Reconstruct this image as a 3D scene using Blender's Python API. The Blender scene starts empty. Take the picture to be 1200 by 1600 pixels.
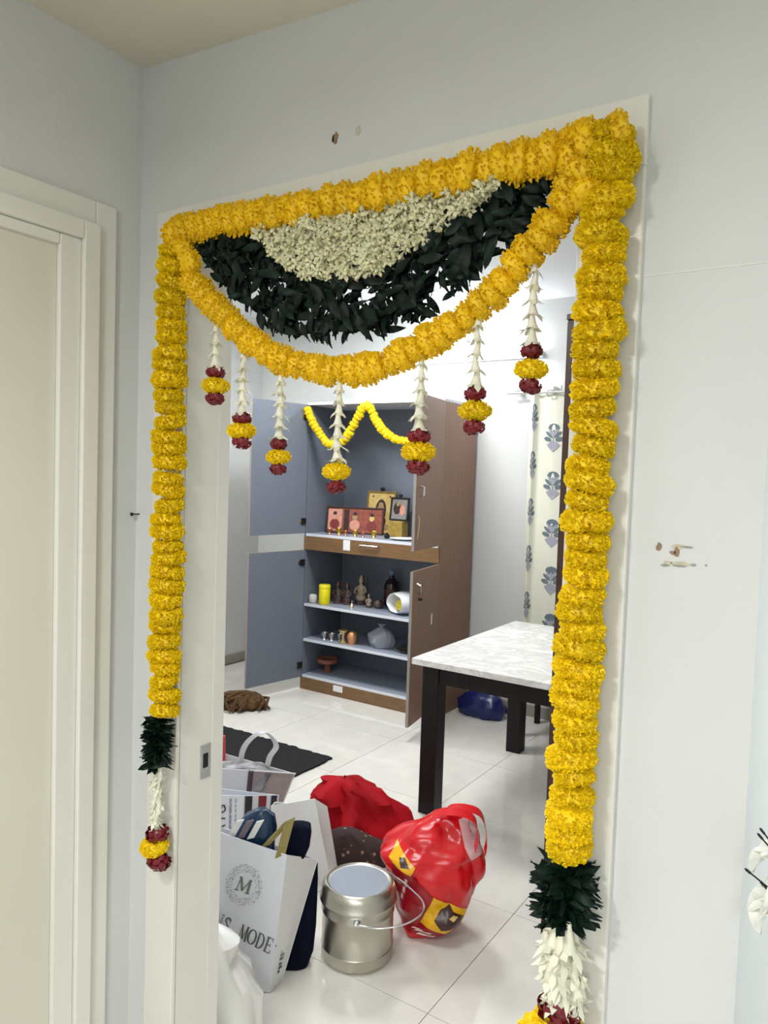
import bpy, bmesh, math, random
from mathutils import Vector, Matrix, noise
R = math.radians
S = bpy.context.scene
COL = S.collection

# ------------------------------------------------------------------ camera, world, lights, exposure
cd = bpy.data.cameras.new('camera'); cam = bpy.data.objects.new('camera', cd); COL.objects.link(cam)
YAW, PIT, ROL = .5821, .05027, .03297
cam.rotation_mode = 'QUATERNION'
fw = Vector((-math.sin(YAW)*math.cos(PIT), math.cos(YAW)*math.cos(PIT), -math.sin(PIT)))
r0 = Vector((math.cos(YAW), math.sin(YAW), 0)); u0 = r0.cross(fw)
rr = math.cos(ROL)*r0 + math.sin(ROL)*u0; uu = -math.sin(ROL)*r0 + math.cos(ROL)*u0
cam.rotation_quaternion = Matrix((rr, uu, -fw)).transposed().to_quaternion()
cam.location = (0, 0, 1.6)
cd.sensor_fit = 'VERTICAL'; cd.sensor_height = 24; cd.lens = 24*1173.2/1600; cd.clip_start = .05
S.camera = cam

w = bpy.data.worlds.new('world'); S.world = w; w.use_nodes = True
w.node_tree.nodes['Background'].inputs[0].default_value = (.9, .95, 1, 1)
w.node_tree.nodes['Background'].inputs[1].default_value = .25

def lamp(name, loc, size, power, col=(1, 1, 1), rot=(0, 0, 0), sy=None):
    l = bpy.data.lights.new(name, 'AREA'); l.energy = power; l.color = col; l.size = size
    if sy: l.shape = 'RECTANGLE'; l.size_y = sy
    else: l.shape = 'DISK'
    o = bpy.data.objects.new(name, l); o.location = loc; o.rotation_euler = rot; COL.objects.link(o); return o
lamp('hall_ceiling_lamp', (-.62, -.35, 2.30), .22, 18, (1, .99, .985))
lamp('hall_rear_lamp', (.5, -1.5, 2.2), .9, 43, (.93, .955, 1))
lamp('living_room_ceiling_lamp', (-2.45, 3.5, 2.73), .6, 38, (.96, .975, 1))
lamp('living_room_corner_fill', (-3.95, 3.2, 2.73), .4, 18, (.96, .975, 1))  # added fill, no fixture here; brightens the walls behind the left cupboard doors
lamp('living_room_entry_lamp', (-1.45, 1.48, 2.68), .6, 15, (.96, .975, 1))
lamp('passage_ceiling_lamp', (.75, 2.1, 2.1), .6, 22, (.86, .93, 1))
S.view_settings.view_transform = 'Standard'; S.view_settings.look = 'None'
S.view_settings.gamma = 1; S.view_settings.use_curve_mapping = False
S.view_settings.exposure = .35

# ------------------------------------------------------------------ helpers
def lin(c):
    return tuple(((v/255)/12.92 if v/255 <= .04045 else (((v/255)+.055)/1.055)**2.4) for v in c)
_M = {}
def mat(name, col, rough=.5, metal=0, var=.0, vscale=20., bump=0., bscale=60., srgb=True, emit=None, trans=0., objvar=0., spec=.5, alpha=1, sss=0, stretch=None):
    if name in _M: return _M[name]
    m = bpy.data.materials.new(name); m.use_nodes = True; nt = m.node_tree; b = nt.nodes['Principled BSDF']
    c = lin(col) if srgb else col
    b.inputs['Base Color'].default_value = (*c, 1); b.inputs['Roughness'].default_value = rough
    b.inputs['Metallic'].default_value = metal; b.inputs['Specular IOR Level'].default_value = spec
    b.inputs['Transmission Weight'].default_value = trans; b.inputs['Alpha'].default_value = alpha
    if sss: b.inputs['Subsurface Weight'].default_value = sss; b.inputs['Subsurface Radius'].default_value = (.02, .012, .006); b.inputs['Subsurface Scale'].default_value = .3
    tc = nt.nodes.new('ShaderNodeTexCoord'); src = tc.outputs['Object']
    if stretch:
        mp = nt.nodes.new('ShaderNodeMapping'); mp.inputs['Scale'].default_value = stretch
        nt.links.new(src, mp.inputs[0]); src = mp.outputs[0]
    out = None
    if var:
        n = nt.nodes.new('ShaderNodeTexNoise'); n.inputs['Scale'].default_value = vscale; n.inputs['Detail'].default_value = 5
        nt.links.new(src, n.inputs['Vector'])
        r = nt.nodes.new('ShaderNodeValToRGB')
        r.color_ramp.elements[0].position = .3; r.color_ramp.elements[1].position = .7
        r.color_ramp.elements[0].color = (*[v*(1-var) for v in c], 1); r.color_ramp.elements[1].color = (*[min(1, v*(1+var)) for v in c], 1)
        nt.links.new(n.outputs[0], r.inputs[0]); out = r.outputs[0]
    if objvar:
        oi = nt.nodes.new('ShaderNodeObjectInfo'); hs = nt.nodes.new('ShaderNodeHueSaturation')
        mr = nt.nodes.new('ShaderNodeMapRange'); mr.inputs[3].default_value = 1-objvar; mr.inputs[4].default_value = 1+objvar
        nt.links.new(oi.outputs['Random'], mr.inputs[0]); nt.links.new(mr.outputs[0], hs.inputs['Value'])
        hs.inputs['Color'].default_value = (*c, 1)
        if out: nt.links.new(out, hs.inputs['Color'])
        out = hs.outputs[0]
    if out: nt.links.new(out, b.inputs['Base Color'])
    if bump:
        n2 = nt.nodes.new('ShaderNodeTexNoise'); n2.inputs['Scale'].default_value = bscale; n2.inputs['Detail'].default_value = 4
        nt.links.new(src, n2.inputs['Vector'])
        bp = nt.nodes.new('ShaderNodeBump'); bp.inputs['Strength'].default_value = bump; bp.inputs['Distance'].default_value = .004
        nt.links.new(n2.outputs[0], bp.inputs['Height']); nt.links.new(bp.outputs[0], b.inputs['Normal'])
    if emit:
        b.inputs['Emission Color'].default_value = (*emit[0], 1); b.inputs['Emission Strength'].default_value = emit[1]
    _M[name] = m; return m

class MB:
    def __init__(s): s.b = bmesh.new()
    def box(s, lo, hi, bev=0, rot=None, piv=None):
        lo, hi = Vector(lo), Vector(hi); c = (lo+hi)/2; d = hi-lo
        r = bmesh.ops.create_cube(s.b, size=1, matrix=Matrix.Translation(c) @ Matrix.Diagonal((*d, 1)))
        vs = r['verts']
        if bev:
            es = list({e for v in vs for e in v.link_edges})
            q = bmesh.ops.bevel(s.b, geom=es, offset=bev, segments=2, profile=.5, affect='EDGES')
            vs = [v for v in q['verts']]
        if rot is not None:
            bmesh.ops.rotate(s.b, verts=list({v for v in vs}), cent=piv or c, matrix=rot)
        return s
    def lathe(s, prof, c=(0, 0, 0), n=24, ax=None):
        c = Vector(c); rot = ax.to_matrix() if ax is not None else Matrix.Identity(3)
        rings = []
        for r, z in prof:
            if r < 1e-6: rings.append([s.b.verts.new(c + rot @ Vector((0, 0, z)))])
            else: rings.append([s.b.verts.new(c + rot @ Vector((r*math.cos(2*math.pi*i/n), r*math.sin(2*math.pi*i/n), z))) for i in range(n)])
        for A, B in zip(rings, rings[1:]):
            for i in range(n):
                j = (i+1) % n
                if len(A) == 1 and len(B) == 1: continue
                if len(A) == 1: f = (A[0], B[j], B[i])[::-1]
                elif len(B) == 1: f = (A[i], A[j], B[0])
                else: f = (A[i], A[j], B[j], B[i])
                try: s.b.faces.new(f)
                except ValueError: pass
        return s
    def tube(s, pts, rad, n=8, cap=True):
        pts = [Vector(p) for p in pts]; rads = rad if isinstance(rad, (list, tuple)) else [rad]*len(pts)
        prev = None; nx = None
        for i, p in enumerate(pts):
            t = (pts[min(i+1, len(pts)-1)] - pts[max(i-1, 0)]).normalized()
            if nx is None: nx = t.orthogonal().normalized()
            nx = (nx - t*nx.dot(t)).normalized(); ny = t.cross(nx)
            ring = [s.b.verts.new(p + rads[i]*(nx*math.cos(2*math.pi*k/n) + ny*math.sin(2*math.pi*k/n))) for k in range(n)]
            if prev:
                for k in range(n): s.b.faces.new((prev[k], prev[(k+1) % n], ring[(k+1) % n], ring[k]))
            elif cap: s.b.faces.new(ring[::-1])
            prev = ring
        if cap: s.b.faces.new(prev)
        return s
    def poly(s, pts):
        s.b.faces.new([s.b.verts.new(Vector(p)) for p in pts]); return s
    def prism(s, pts, d):
        d = Vector(d); A = [s.b.verts.new(Vector(p)) for p in pts]; B = [s.b.verts.new(Vector(p)+d) for p in pts]
        s.b.faces.new(A); s.b.faces.new(B[::-1])
        for i in range(len(A)):
            j = (i+1) % len(A); s.b.faces.new((A[j], A[i], B[i], B[j]))
        return s
    def grid(s, fn, nu, nv, th=0):
        """open surface fn(u,v); th gives real thickness along the normals"""
        V = [[Vector(fn(i/nu, j/nv)) for j in range(nv+1)] for i in range(nu+1)]
        def lay(off):
            if off == 0: return [[s.b.verts.new(p) for p in row] for row in V]
            L = []
            for i in range(nu+1):
                row = []
                for j in range(nv+1):
                    du = V[min(i+1, nu)][j]-V[max(i-1, 0)][j]; dv = V[i][min(j+1, nv)]-V[i][max(j-1, 0)]
                    nn = du.cross(dv)
                    nn = nn.normalized() if nn.length > 1e-9 else Vector((0, 0, 1))
                    row.append(s.b.verts.new(V[i][j]+nn*off))
                L.append(row)
            return L
        A = lay(0)
        for i in range(nu):
            for j in range(nv): s.b.faces.new((A[i][j], A[i+1][j], A[i+1][j+1], A[i][j+1]))
        if th:
            B = lay(-th)
            for i in range(nu):
                for j in range(nv): s.b.faces.new((B[i][j+1], B[i+1][j+1], B[i+1][j], B[i][j]))
            rim = [(i, 0) for i in range(nu)] + [(nu, j) for j in range(nv)] + [(i, nv) for i in range(nu, 0, -1)] + [(0, j) for j in range(nv, 0, -1)]
            for k in range(len(rim)):
                a = rim[k]; c = rim[(k+1) % len(rim)]
                s.b.faces.new((A[c[0]][c[1]], A[a[0]][a[1]], B[a[0]][a[1]], B[c[0]][c[1]]))
        return s
    def loft(s, rows, n=28, pw=2.4, crump=0., cs=9., seed=0, capb=True, capt=True):
        """rows (h, left, right, near, far); cross-sections are superellipses"""
        rings = []
        for h, l, r, a, b in rows:
            ring = []
            for k in range(n):
                t = 2*math.pi*k/n; c, q = math.cos(t), math.sin(t)
                x = (l+r)/2 + (r-l)/2*math.copysign(abs(c)**(2/pw), c); y = (a+b)/2 + (b-a)/2*math.copysign(abs(q)**(2/pw), q)
                p = Vector((x, y, h))
                if crump:
                    o = p*cs + Vector((seed*3.1, seed*1.7, seed))
                    rd = abs(noise.noise(o))*1.6 - .45 + .5*noise.noise(o*2.3) + .30*(.25-abs(noise.noise(o*3.1+Vector((7, 1, 3)))))
                    d = Vector((c*.9, q*.9, .25*noise.noise(o*.7))); p = p + d*crump*rd
                    if p.z < .002: p.z = .002
                ring.append(s.b.verts.new(p))
            rings.append(ring)
        for A, B in zip(rings, rings[1:]):
            for k in range(n): s.b.faces.new((A[k], A[(k+1) % n], B[(k+1) % n], B[k]))
        if capb: s.b.faces.new(rings[0][::-1])
        if capt: s.b.faces.new(rings[-1])
        return s
    def mesh(s, name, smooth=False, ang=None):
        bmesh.ops.recalc_face_normals(s.b, faces=s.b.faces)
        me = bpy.data.meshes.new(name); s.b.to_mesh(me); s.b.free()
        if smooth:
            for p in me.polygons: p.use_smooth = True
            if ang: 
                try: me.set_sharp_from_angle(angle=R(ang))
                except Exception: pass
        return me
    def build(s, name, m, parent=None, smooth=False, ang=40, loc=None):
        return link(name, s.mesh(name, smooth, ang), m, parent, loc)

def link(name, me, m=None, parent=None, loc=None, rot=None, sc=None):
    o = bpy.data.objects.new(name, me)
    if m is not None and not me.materials: me.materials.append(m)
    COL.objects.link(o); o.parent = parent
    if loc is not None: o.location = loc
    if rot is not None: o.rotation_euler = rot
    if sc is not None: o.scale = (sc, sc, sc) if isinstance(sc, (int, float)) else sc
    return o
def tag(o, label, cat, group=None):
    o['label'] = label; o['category'] = cat
    if group: o['group'] = group
    return o
def thing(name, label, cat, loc=(0, 0, 0), rz=0, group=None):
    o = bpy.data.objects.new(name, None); o.location = loc; o.rotation_euler = (0, 0, rz); o.empty_display_size = .05
    COL.objects.link(o); return tag(o, label, cat, group)
def struct(name, mb, m, parent=None, smooth=False):
    o = mb.build(name, m, parent, smooth)
    if parent is None: o['kind'] = 'structure'
    return o
def group_struct(name, loc=(0, 0, 0)):
    o = bpy.data.objects.new(name, None); o.location = loc; COL.objects.link(o); o['kind'] = 'structure'; return o
def catmull(pts, step):
    """evenly spaced points (and directions) along a smooth path through pts"""
    P = [Vector(p) for p in pts]; P = [2*P[0]-P[1]] + P + [2*P[-1]-P[-2]]
    dense = []
    for i in range(1, len(P)-2):
        for k in range(160):
            t = k/160; a, b, c, d = P[i-1:i+3]
            dense.append(.5*((2*b)+(c-a)*t+(2*a-5*b+4*c-d)*t*t+(3*b-a-3*c+d)*t**3))
    dense.append(P[-2])
    out = [dense[0]]; acc = 0
    for a, b in zip(dense, dense[1:]):
        acc += (b-a).length
        if acc >= step: out.append(b.copy()); acc -= step
    res = []
    for i, p in enumerate(out):
        res.append((p, (out[min(i+1, len(out)-1)]-out[max(i-1, 0)]).normalized()))
    return res

# ------------------------------------------------------------------ materials
WALL = mat('wall_paint', (214, 216, 213), .75, var=.02, vscale=3, bump=.12, bscale=90)
TRIMM = mat('trim_enamel', (227, 226, 217), .35, var=.02, vscale=5, bump=.03, bscale=40)
DOORM = mat('door_enamel', (216, 213, 197), .38, var=.015, vscale=4, bump=.04, bscale=70)
CEIL = mat('ceiling_paint', (222, 216, 200), .85, var=.05, vscale=4)
TILE = mat('glossy_tile', (220, 217, 208), .06, var=.05, vscale=7, objvar=.025, bump=.004, bscale=12)
GROUT = mat('grout', (120, 112, 98), .8)
SKIRT = mat('skirting_tile', (158, 155, 143), .4, var=.06, vscale=10)
YEL = mat('marigold_yellow', (250, 212, 8), .6, var=.16, vscale=60, objvar=.06, sss=.12)
YELL = mat('marigold_amber', (244, 198, 14), .6, var=.18, vscale=60, objvar=.07, sss=.12)
LEAF = mat('mango_leaf_green', (9, 27, 19), .5, var=.35, vscale=25, objvar=.35, spec=.22)
LEAFB = mat('bundle_leaf_green', (9, 30, 20), .5, var=.35, vscale=25, objvar=.3, spec=.22)
CREAM = mat('jasmine_cream', (226, 222, 182), .6, var=.08, vscale=40, objvar=.06, sss=.2)
PETAL = mat('tuberose_white', (232, 230, 208), .55, var=.06, vscale=60, objvar=.05, sss=.2)
ROSE = mat('rose_dark_red', (112, 12, 26), .5, var=.3, vscale=50, objvar=.12)
STRING = mat('cotton_string', (200, 190, 150), .9)
LAM = mat('grey_blue_laminate', (108, 115, 126), .45, var=.03, vscale=30)
WOOD = mat('brown_laminate', (132, 100, 80), .42, var=.14, vscale=14, stretch=(6, 6, .6))
WOODF = mat('walnut_drawer_laminate', (120, 89, 56), .4, var=.18, vscale=14, stretch=(.6, 6, 6))
EDGE = mat('shelf_edge_white', (214, 218, 224), .4)
DARKW = mat('dark_table_wood', (22, 17, 17), .45, spec=.25, var=.3, vscale=16, stretch=(5, 5, .7))
BROWNW = mat('dark_red_brown_wood', (62, 36, 27), .4, var=.25, vscale=12, stretch=(5, 5, .6))
STEEL = mat('polished_steel', (196, 192, 180), .34, 1, bump=.02, bscale=30)
CHROME = mat('chrome', (220, 220, 220), .15, 1)
GOLD = mat('brass_gold', (214, 168, 72), .28, 1, var=.1, vscale=40)
COPPER = mat('copper', (196, 120, 88), .3, 1, var=.15, vscale=50)
BLACK = mat('black_plastic', (18, 18, 20), .5)
DARKMETAL = mat('dark_metal_hinge', (60, 58, 58), .4, .8)
WHITEP = mat('white_plastic', (232, 232, 230), .4)

# ------------------------------------------------------------------ structure
XL, YF, YB = -1.39, 1.10, 4.75      # hall left wall, doorway wall face, living room back wall
OXL, OXR, OZ = -1.231, -.392, 2.045  # clear opening
HX = -.126                           # outer corner at the right
WT = .125                            # wall thickness

fl = group_struct('floor')
MB().box((-4.6, -2.4, -.06), (1.7, 4.9, -.004)).build('screed', GROUT, fl)
tw, tl = .665, .63
tile_me = MB().box((.0012, .0012, -.02), (tw-.0012, tl-.0012, 0), bev=.0006).mesh('tile'); tile_me.materials.append(TILE)
for i in range(-6, 5):
    for j in range(-1, 7):
        x0 = -1.038 + i*tw; y0 = .643 + j*tl
        if x0 < -5 or (y0 < .6 and not -2 <= i): continue
        link('tile', tile_me, parent=fl, loc=(x0, y0, 0))

wf = MB()
wf.box((-4.45, YF, 0), (OXL-.02, YF+WT, 2.95)).box((OXR+.02, YF, 0), (HX, YF+WT, 2.95)).box((OXL-.02, YF, OZ+.02), (OXR+.02, YF+WT, 2.95))
wall_front = struct('wall_front', wf, WALL)
struct('wall_left', MB().box((XL-.12, -2.3, 0), (XL, YF, 2.75)), WALL)
struct('wall_right', MB().box((HX-.12, YF+WT, 0), (HX, YB, 2.95)), WALL)
struct('wall_back', MB().box((-4.5, YB, 0), (HX-.12, YB+.1, 2.95)), WALL)
struct('wall_far_left', MB().box((-4.5, YF+WT, 0), (-4.40, YB, 2.95)), WALL)
struct('wall_passage', MB().box((HX, 3.2, 0), (1.7, 3.3, 2.6)), WALL)
struct('wall_side', MB().box((1.6, -2.3, 0), (1.7, 3.2, 2.6)), WALL)
struct('wall_rear', MB().box((XL, -2.4, 0), (1.7, -2.3, 2.75)), WALL)
def ceil_hall():
    m = MB(); z = lambda x: 2.465 - .061*(x-XL)
    a = [(XL-.05, -2.4, z(XL-.05)), (1.7, -2.4, z(1.7)), (1.7, YF+.06, z(1.7)), (XL-.05, YF+.06, z(XL-.05))]
    m.prism(a, (0, 0, .15))
    b = [(HX-.05, YF+.06, z(HX-.05)), (1.7, YF+.06, z(1.7)), (1.7, 3.3, z(1.7)), (HX-.05, 3.3, z(HX-.05))]
    return m.prism(b, (0, 0, .15))
struct('ceiling', ceil_hall(), CEIL)
struct('ceiling_living_room', MB().box((-4.5, YF+.06, 2.785), (HX-.06, YB+.1, 2.9)), mat('white_ceiling', (225, 226, 228), .8))
struct('baseboard_far_left', MB().box((-4.40, YF+WT, 0), (-4.388, YB, .075)), SKIRT)
struct('baseboard_back', MB().box((-4.388, YB-.012, 0), (HX-.12, YB, .075)), SKIRT)

# doorway frame: flat casing on the wall, jambs lining the opening
tr = group_struct('trim_1')
CX0, CX1, CZ = -1.323, -.298, 2.143
MB().box((CX0, YF-.012, 0), (OXL, YF+.002, OZ), .003).build('casing', TRIMM, tr)
MB().box((OXR, YF-.012, 0), (CX1, YF+.002, OZ), .003).build('casing', TRIMM, tr)
MB().box((CX0, YF-.012, OZ), (CX1, YF+.002, CZ), .003).build('casing', TRIMM, tr)
MB().box((OXL-.022, YF-.004, 0), (OXL, YF+WT+.001, OZ+.02), .002).build('jamb', TRIMM, tr)
MB().box((OXR, YF-.004, 0), (OXR+.022, YF+WT+.008, OZ+.02), .002).build('jamb', TRIMM, tr)
MB().box((OXL, YF-.004, OZ), (OXR, YF+WT+.008, OZ+.02), .002).build('jamb', TRIMM, tr)
MB().box((OXL, YF+.092, 0), (OXL+.0012, YF+WT+.001, OZ), .0005).build('door_stop', TRIMM, tr)
sp = MB().box((OXL-.001, 1.157, .905), (OXL+.003, 1.186, .983), .001).build('strike_plate', CHROME, tr)
MB().box((OXL+.001, 1.165, .93), (OXL+.0045, 1.178, .962)).build('latch_hole', BLACK, sp)

# closed door in the left wall with stepped frame
d1 = group_struct('door_1')
def ring_frame(x0, x1, ya, yb, zb, zt, wd, wt=None):
    wt = wt or wd
    m = MB(); m.box((x0, yb-wd, 0), (x1, yb, zt), .003); m.box((x0, ya, 0), (x1, ya+wd, zt), .003); m.box((x0, ya+wd, zt-wt), (x1, yb-wd, zt), .003); return m
ring_frame(XL-.002, XL+.012, -.02, 1.030, 0, 2.143, .050).build('casing', TRIMM, d1)
ring_frame(XL-.002, XL+.026, .03, .982, 0, 2.093, .038).build('casing', TRIMM, d1)
ring_frame(XL-.002, XL+.016, .068, .944, 0, 2.055, .048, .022).build('door_stop', TRIMM, d1)
MB().box((XL+.001, .112, .005), (XL+.005, .898, 2.035)).build('door_panel', DOORM, d1)
ring_frame(XL+.0005, XL+.0052, .1115, .8985, 0, 2.036, .003).build('shadow_gap', mat('door_gap', (120, 114, 98), .7), d1)

# wear on the doorway wall: nail holes, a patch of chipped paint, a filled seam
CHIP = mat('exposed_plaster', (196, 192, 168), .9, var=.12, vscale=90); RUST = mat('brown_plaster', (150, 126, 100), .9, var=.3, vscale=90)
GREYS = mat('pencil_grey', (150, 150, 148), .9)
def blob(mb, cx, cz, rx, rz, seed, y=YF, n=14, th=.0012):
    random.seed(seed)
    mb.prism([(cx+rx*math.cos(2*math.pi*k/n)*random.uniform(.65, 1.1), y-th, cz+rz*math.sin(2*math.pi*k/n)*random.uniform(.65, 1.1)) for k in range(n)], (0, th+.001, 0))
m = MB(); blob(m, -.855, 2.203, .007, .012, 1); m.build('plaster_chip', RUST, wall_front)
m = MB(); blob(m, -.860, 2.202, .0022, .008, 2, th=.002); m.build('screw_hole', BLACK, wall_front)
m = MB(); blob(m, -.805, 2.206, .006, .010, 3); m.build('plaster_chip', mat('old_filler', (200, 199, 186), .9), wall_front)
m = MB()
for cx, cz, rx, rz, sd in ((-.231, 1.512, .010, .004, 5), (-.225, 1.489, .016, .003, 6), (-.243, 1.489, .008, .003, 8)): blob(m, cx, cz, rx, rz, sd)
m.build('plaster_chip', CHIP, wall_front)
m = MB()
for cx, cz, rx, rz, sd in ((-.256, 1.510, .004, .007, 11), (-.232, 1.505, .004, .008, 12), (-.237, 1.504, .005, .003, 13)): blob(m, cx, cz, rx, rz, sd, th=.002)
m.build('plaster_chip', RUST, wall_front)
m = MB()
for cx, cz, rx, rz, sd in ((-.218, 1.513, .009, .0012, 14), (-.247, 1.485, .006, .0014, 15), (-.209, 1.489, .004, .0015, 16), (-.193, 1.490, .0013, .0013, 17), (-.226, 1.486, .011, .0010, 18)): blob(m, cx, cz, rx, rz, sd, th=.0024)
m.build('scratch_mark', GREYS, wall_front)
MB().box((-.30, YF-.0012, 1.8915), (HX, YF+.001, 1.8935)).build('plaster_seam', mat('seam_plaster', (226, 226, 222), .8), wall_front)
tag(MB().lathe([(0, -.022), (.004, -.022), (.0042, -.019), (.0016, -.018), (.0014, .006)], (-1.379, YF, 1.493), 10, Matrix.Rotation(R(-90), 3, 'X').to_quaternion()).build('nail', DARKMETAL, None, True),
    'small rusty nail in the wall beside the left garland', 'nail')

# ------------------------------------------------------------------ flower meshes
def fib(n):
    ga = math.pi*(3-5**.5)
    for i in range(n):
        z = 1-2*(i+.5)/n; r = (1-z*z)**.5; yield Vector((r*math.cos(ga*i), r*math.sin(ga*i), z))
def marigold_mesh(seed, flat=.52, npet=260, m=YEL, pw=3.2):
    """unit-radius pompom: ruffled petals around a squashed core, axis along local Z"""
    random.seed(seed); B = MB(); b = B.b
    r = bmesh.ops.create_icosphere(b, subdivisions=2, radius=.86)
    def barrel(d):
        q = (1-min(abs(d.z), .999)**pw)**(1/pw)/max(1e-3, math.hypot(d.x, d.y)); q = min(q, 6)
        return Vector((d.x*q, d.y*q, d.z*flat)) if abs(d.z) < .97 else Vector((d.x, d.y, d.z*flat))
    for v in r['verts']: v.co = barrel(v.co.normalized())*.86; v.co *= 1+.10*noise.noise(v.co*4+Vector((seed, 0, 0)))
    for d in fib(npet):
        d = (d + Vector((random.uniform(-.12, .12), random.uniform(-.12, .12), random.uniform(-.12, .12)))).normalized()
        L = random.uniform(.90, 1.04)
        tip = barrel(d)*L; base = tip*.78
        t = d.cross(Vector((random.uniform(-1, 1), random.uniform(-1, 1), random.uniform(-1, 1)))).normalized()
        wd = random.uniform(.08, .14); side = d.cross(t)*wd*.5
        c = [b.verts.new(base - t*wd*.5), b.verts.new(base + t*wd*.5)]
        top = [b.verts.new(tip - t*wd + side), b.verts.new(tip*1.02 - t*wd*.3 - side), b.verts.new(tip*1.02 + t*wd*.3 + side), b.verts.new(tip + t*wd - side)]
        mid = (c[0], c[1])
        b.faces.new((c[0], top[1], top[0])); b.faces.new((c[0], c[1], top[2], top[1])); b.faces.new((c[1], top[3], top[2]))
    me = bpy.data.meshes.new('marigold'); b.to_mesh(me); b.free(); me.materials.append(m); return me
MG = [marigold_mesh(s) for s in range(5)]
MA = [marigold_mesh(s+20, .6, 100, YELL) for s in range(4)]
MT = [marigold_mesh(s+40, .62, 200, YEL, 2) for s in range(3)]
MS = [marigold_mesh(s+60, .6, 60) for s in range(2)]
def aim(d): return Vector(d).to_track_quat('Z', 'Y').to_euler()
def put_flower(meshes, p, d, rad, parent, name='marigold', rnd=.16):
    e = aim(Vector(d)+Vector((random.uniform(-rnd, rnd), random.uniform(-rnd, rnd), random.uniform(-rnd, rnd))))
    o = link(name, random.choice(meshes), parent=parent, loc=p, rot=e, sc=rad)
    return o
def leaf_mesh(seed, L=.08, W=.024):
    random.seed(seed); cur = random.uniform(.1, .5); fold = random.uniform(.15, .5)
    B = MB(); b = B.b; rows = []
    for k in range(7):
        t = k/6; wd = W*.5*(math.sin(math.pi*t**.8)**.8 if 0 < t < 1 else .03)
        z = -cur*L*(t-.2)**2; zz = fold*wd; wv = .004*math.sin(9*t+seed)
        rows.append([b.verts.new((t*L-L/2, -wd, z+zz+wv)), b.verts.new((t*L-L/2, 0, z)), b.verts.new((t*L-L/2, wd, z+zz-wv))])
    for A, C in zip(rows, rows[1:]):
        b.faces.new((A[0], C[0], C[1], A[1])); b.faces.new((A[1], C[1], C[2], A[2]))
    return B.mesh('leaf', True, 60)
def bud_mesh(seed, opened):
    random.seed(seed); B = MB()
    B.lathe([(.0012, -.012), (.0016, -.002), (.0034, .004), (.0030, .009), (0, .0125)], n=6)
    if opened:
        for k in range(5):
            a = k*1.2566+random.uniform(-.2, .2); c, s = math.cos(a), math.sin(a)
            B.poly([(.001*c, .001*s, .004), (.008*c-.0035*s, .008*s+.0035*c, .007), (.0135*c, .0135*s, .0055), (.008*c+.0035*s, .008*s-.0035*c, .007)])
    return B.mesh('jasmine_bud', True, 50)
def tuberose_mesh(seed):
    """white trumpet flower, tube upward, six pointed petals flaring at the lower end; origin at the flare"""
    random.seed(seed); B = MB()
    B.lathe([(.0025, .030), (.0035, .022), (.0050, .010), (.0075, 0)], n=8)
    for k in range(6):
        a = k*math.pi/3+random.uniform(-.25, .25); c, s = math.cos(a), math.sin(a); L = random.uniform(.014, .022); dz = random.uniform(-.012, .005)
        q = lambda r, wv, z: (r*c-wv*s, r*s+wv*c, z)
        b = B.b; v = [b.verts.new(q(*t)) for t in ((.006, -.003, .002), (.006, .003, .002), (.011, .0042, -.004), (.011, -.0042, -.004), (.006+L*.6, 0, dz-.004))]
        b.faces.new((v[0], v[1], v[2], v[3])); b.faces.new((v[3], v[2], v[4]))
    return B.mesh('tuberose', True, 60)
def rose_mesh(seed):
    """unit-radius squat rose: broad petals hugging a round core, axis Z"""
    random.seed(seed); B = MB(); b = B.b
    r = bmesh.ops.create_icosphere(b, subdivisions=2, radius=.78)
    for v in r['verts']: v.co.z *= .62; v.co *= 1+.14*noise.noise(v.co*3+Vector((seed, 5, 0)))
    for d in fib(34):
        d = (d+Vector((random.uniform(-.2, .2), random.uniform(-.2, .2), random.uniform(-.1, .1)))).normalized()
        t = d.cross(Vector((0, 0, 1))).normalized(); up = t.cross(d); up = up if up.z > 0 else -up
        c = Vector((d.x, d.y, d.z*.66))*.84; W, H = random.uniform(.26, .38), random.uniform(.22, .32)
        g = []
        for i in range(3):
            v = i-1; row = []
            for j in range(4):
                u = j/3*2-1
                row.append(b.verts.new(c+t*u*W*(1-.25*v*v)+up*v*H*.7+d*(.10+.10*(v+1)*.5-.16*u*u)+Vector((random.uniform(-.03, .03),)*3)))
            g.append(row)
        for i in range(2):
            for j in range(3): b.faces.new((g[i][j], g[i][j+1], g[i+1][j+1], g[i+1][j]))
    me = bpy.data.meshes.new('rose'); b.to_mesh(me); b.free(); me.materials.append(ROSE)
    for p in me.polygons: p.use_smooth = True
    return me
LV = [leaf_mesh(s) for s in range(6)]
LB = [leaf_mesh(s+10, .075, .017) for s in range(4)]
for q in LV: q.materials.append(LEAF)
for q in LB: q.materials.append(LEAFB)
BUD = [bud_mesh(s, s % 2) for s in range(6)]
for q in BUD: q.materials.append(CREAM)
TUB = [tuberose_mesh(s) for s in range(5)]
for q in TUB: q.materials.append(PETAL)
RO = [rose_mesh(s) for s in range(3)]

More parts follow.
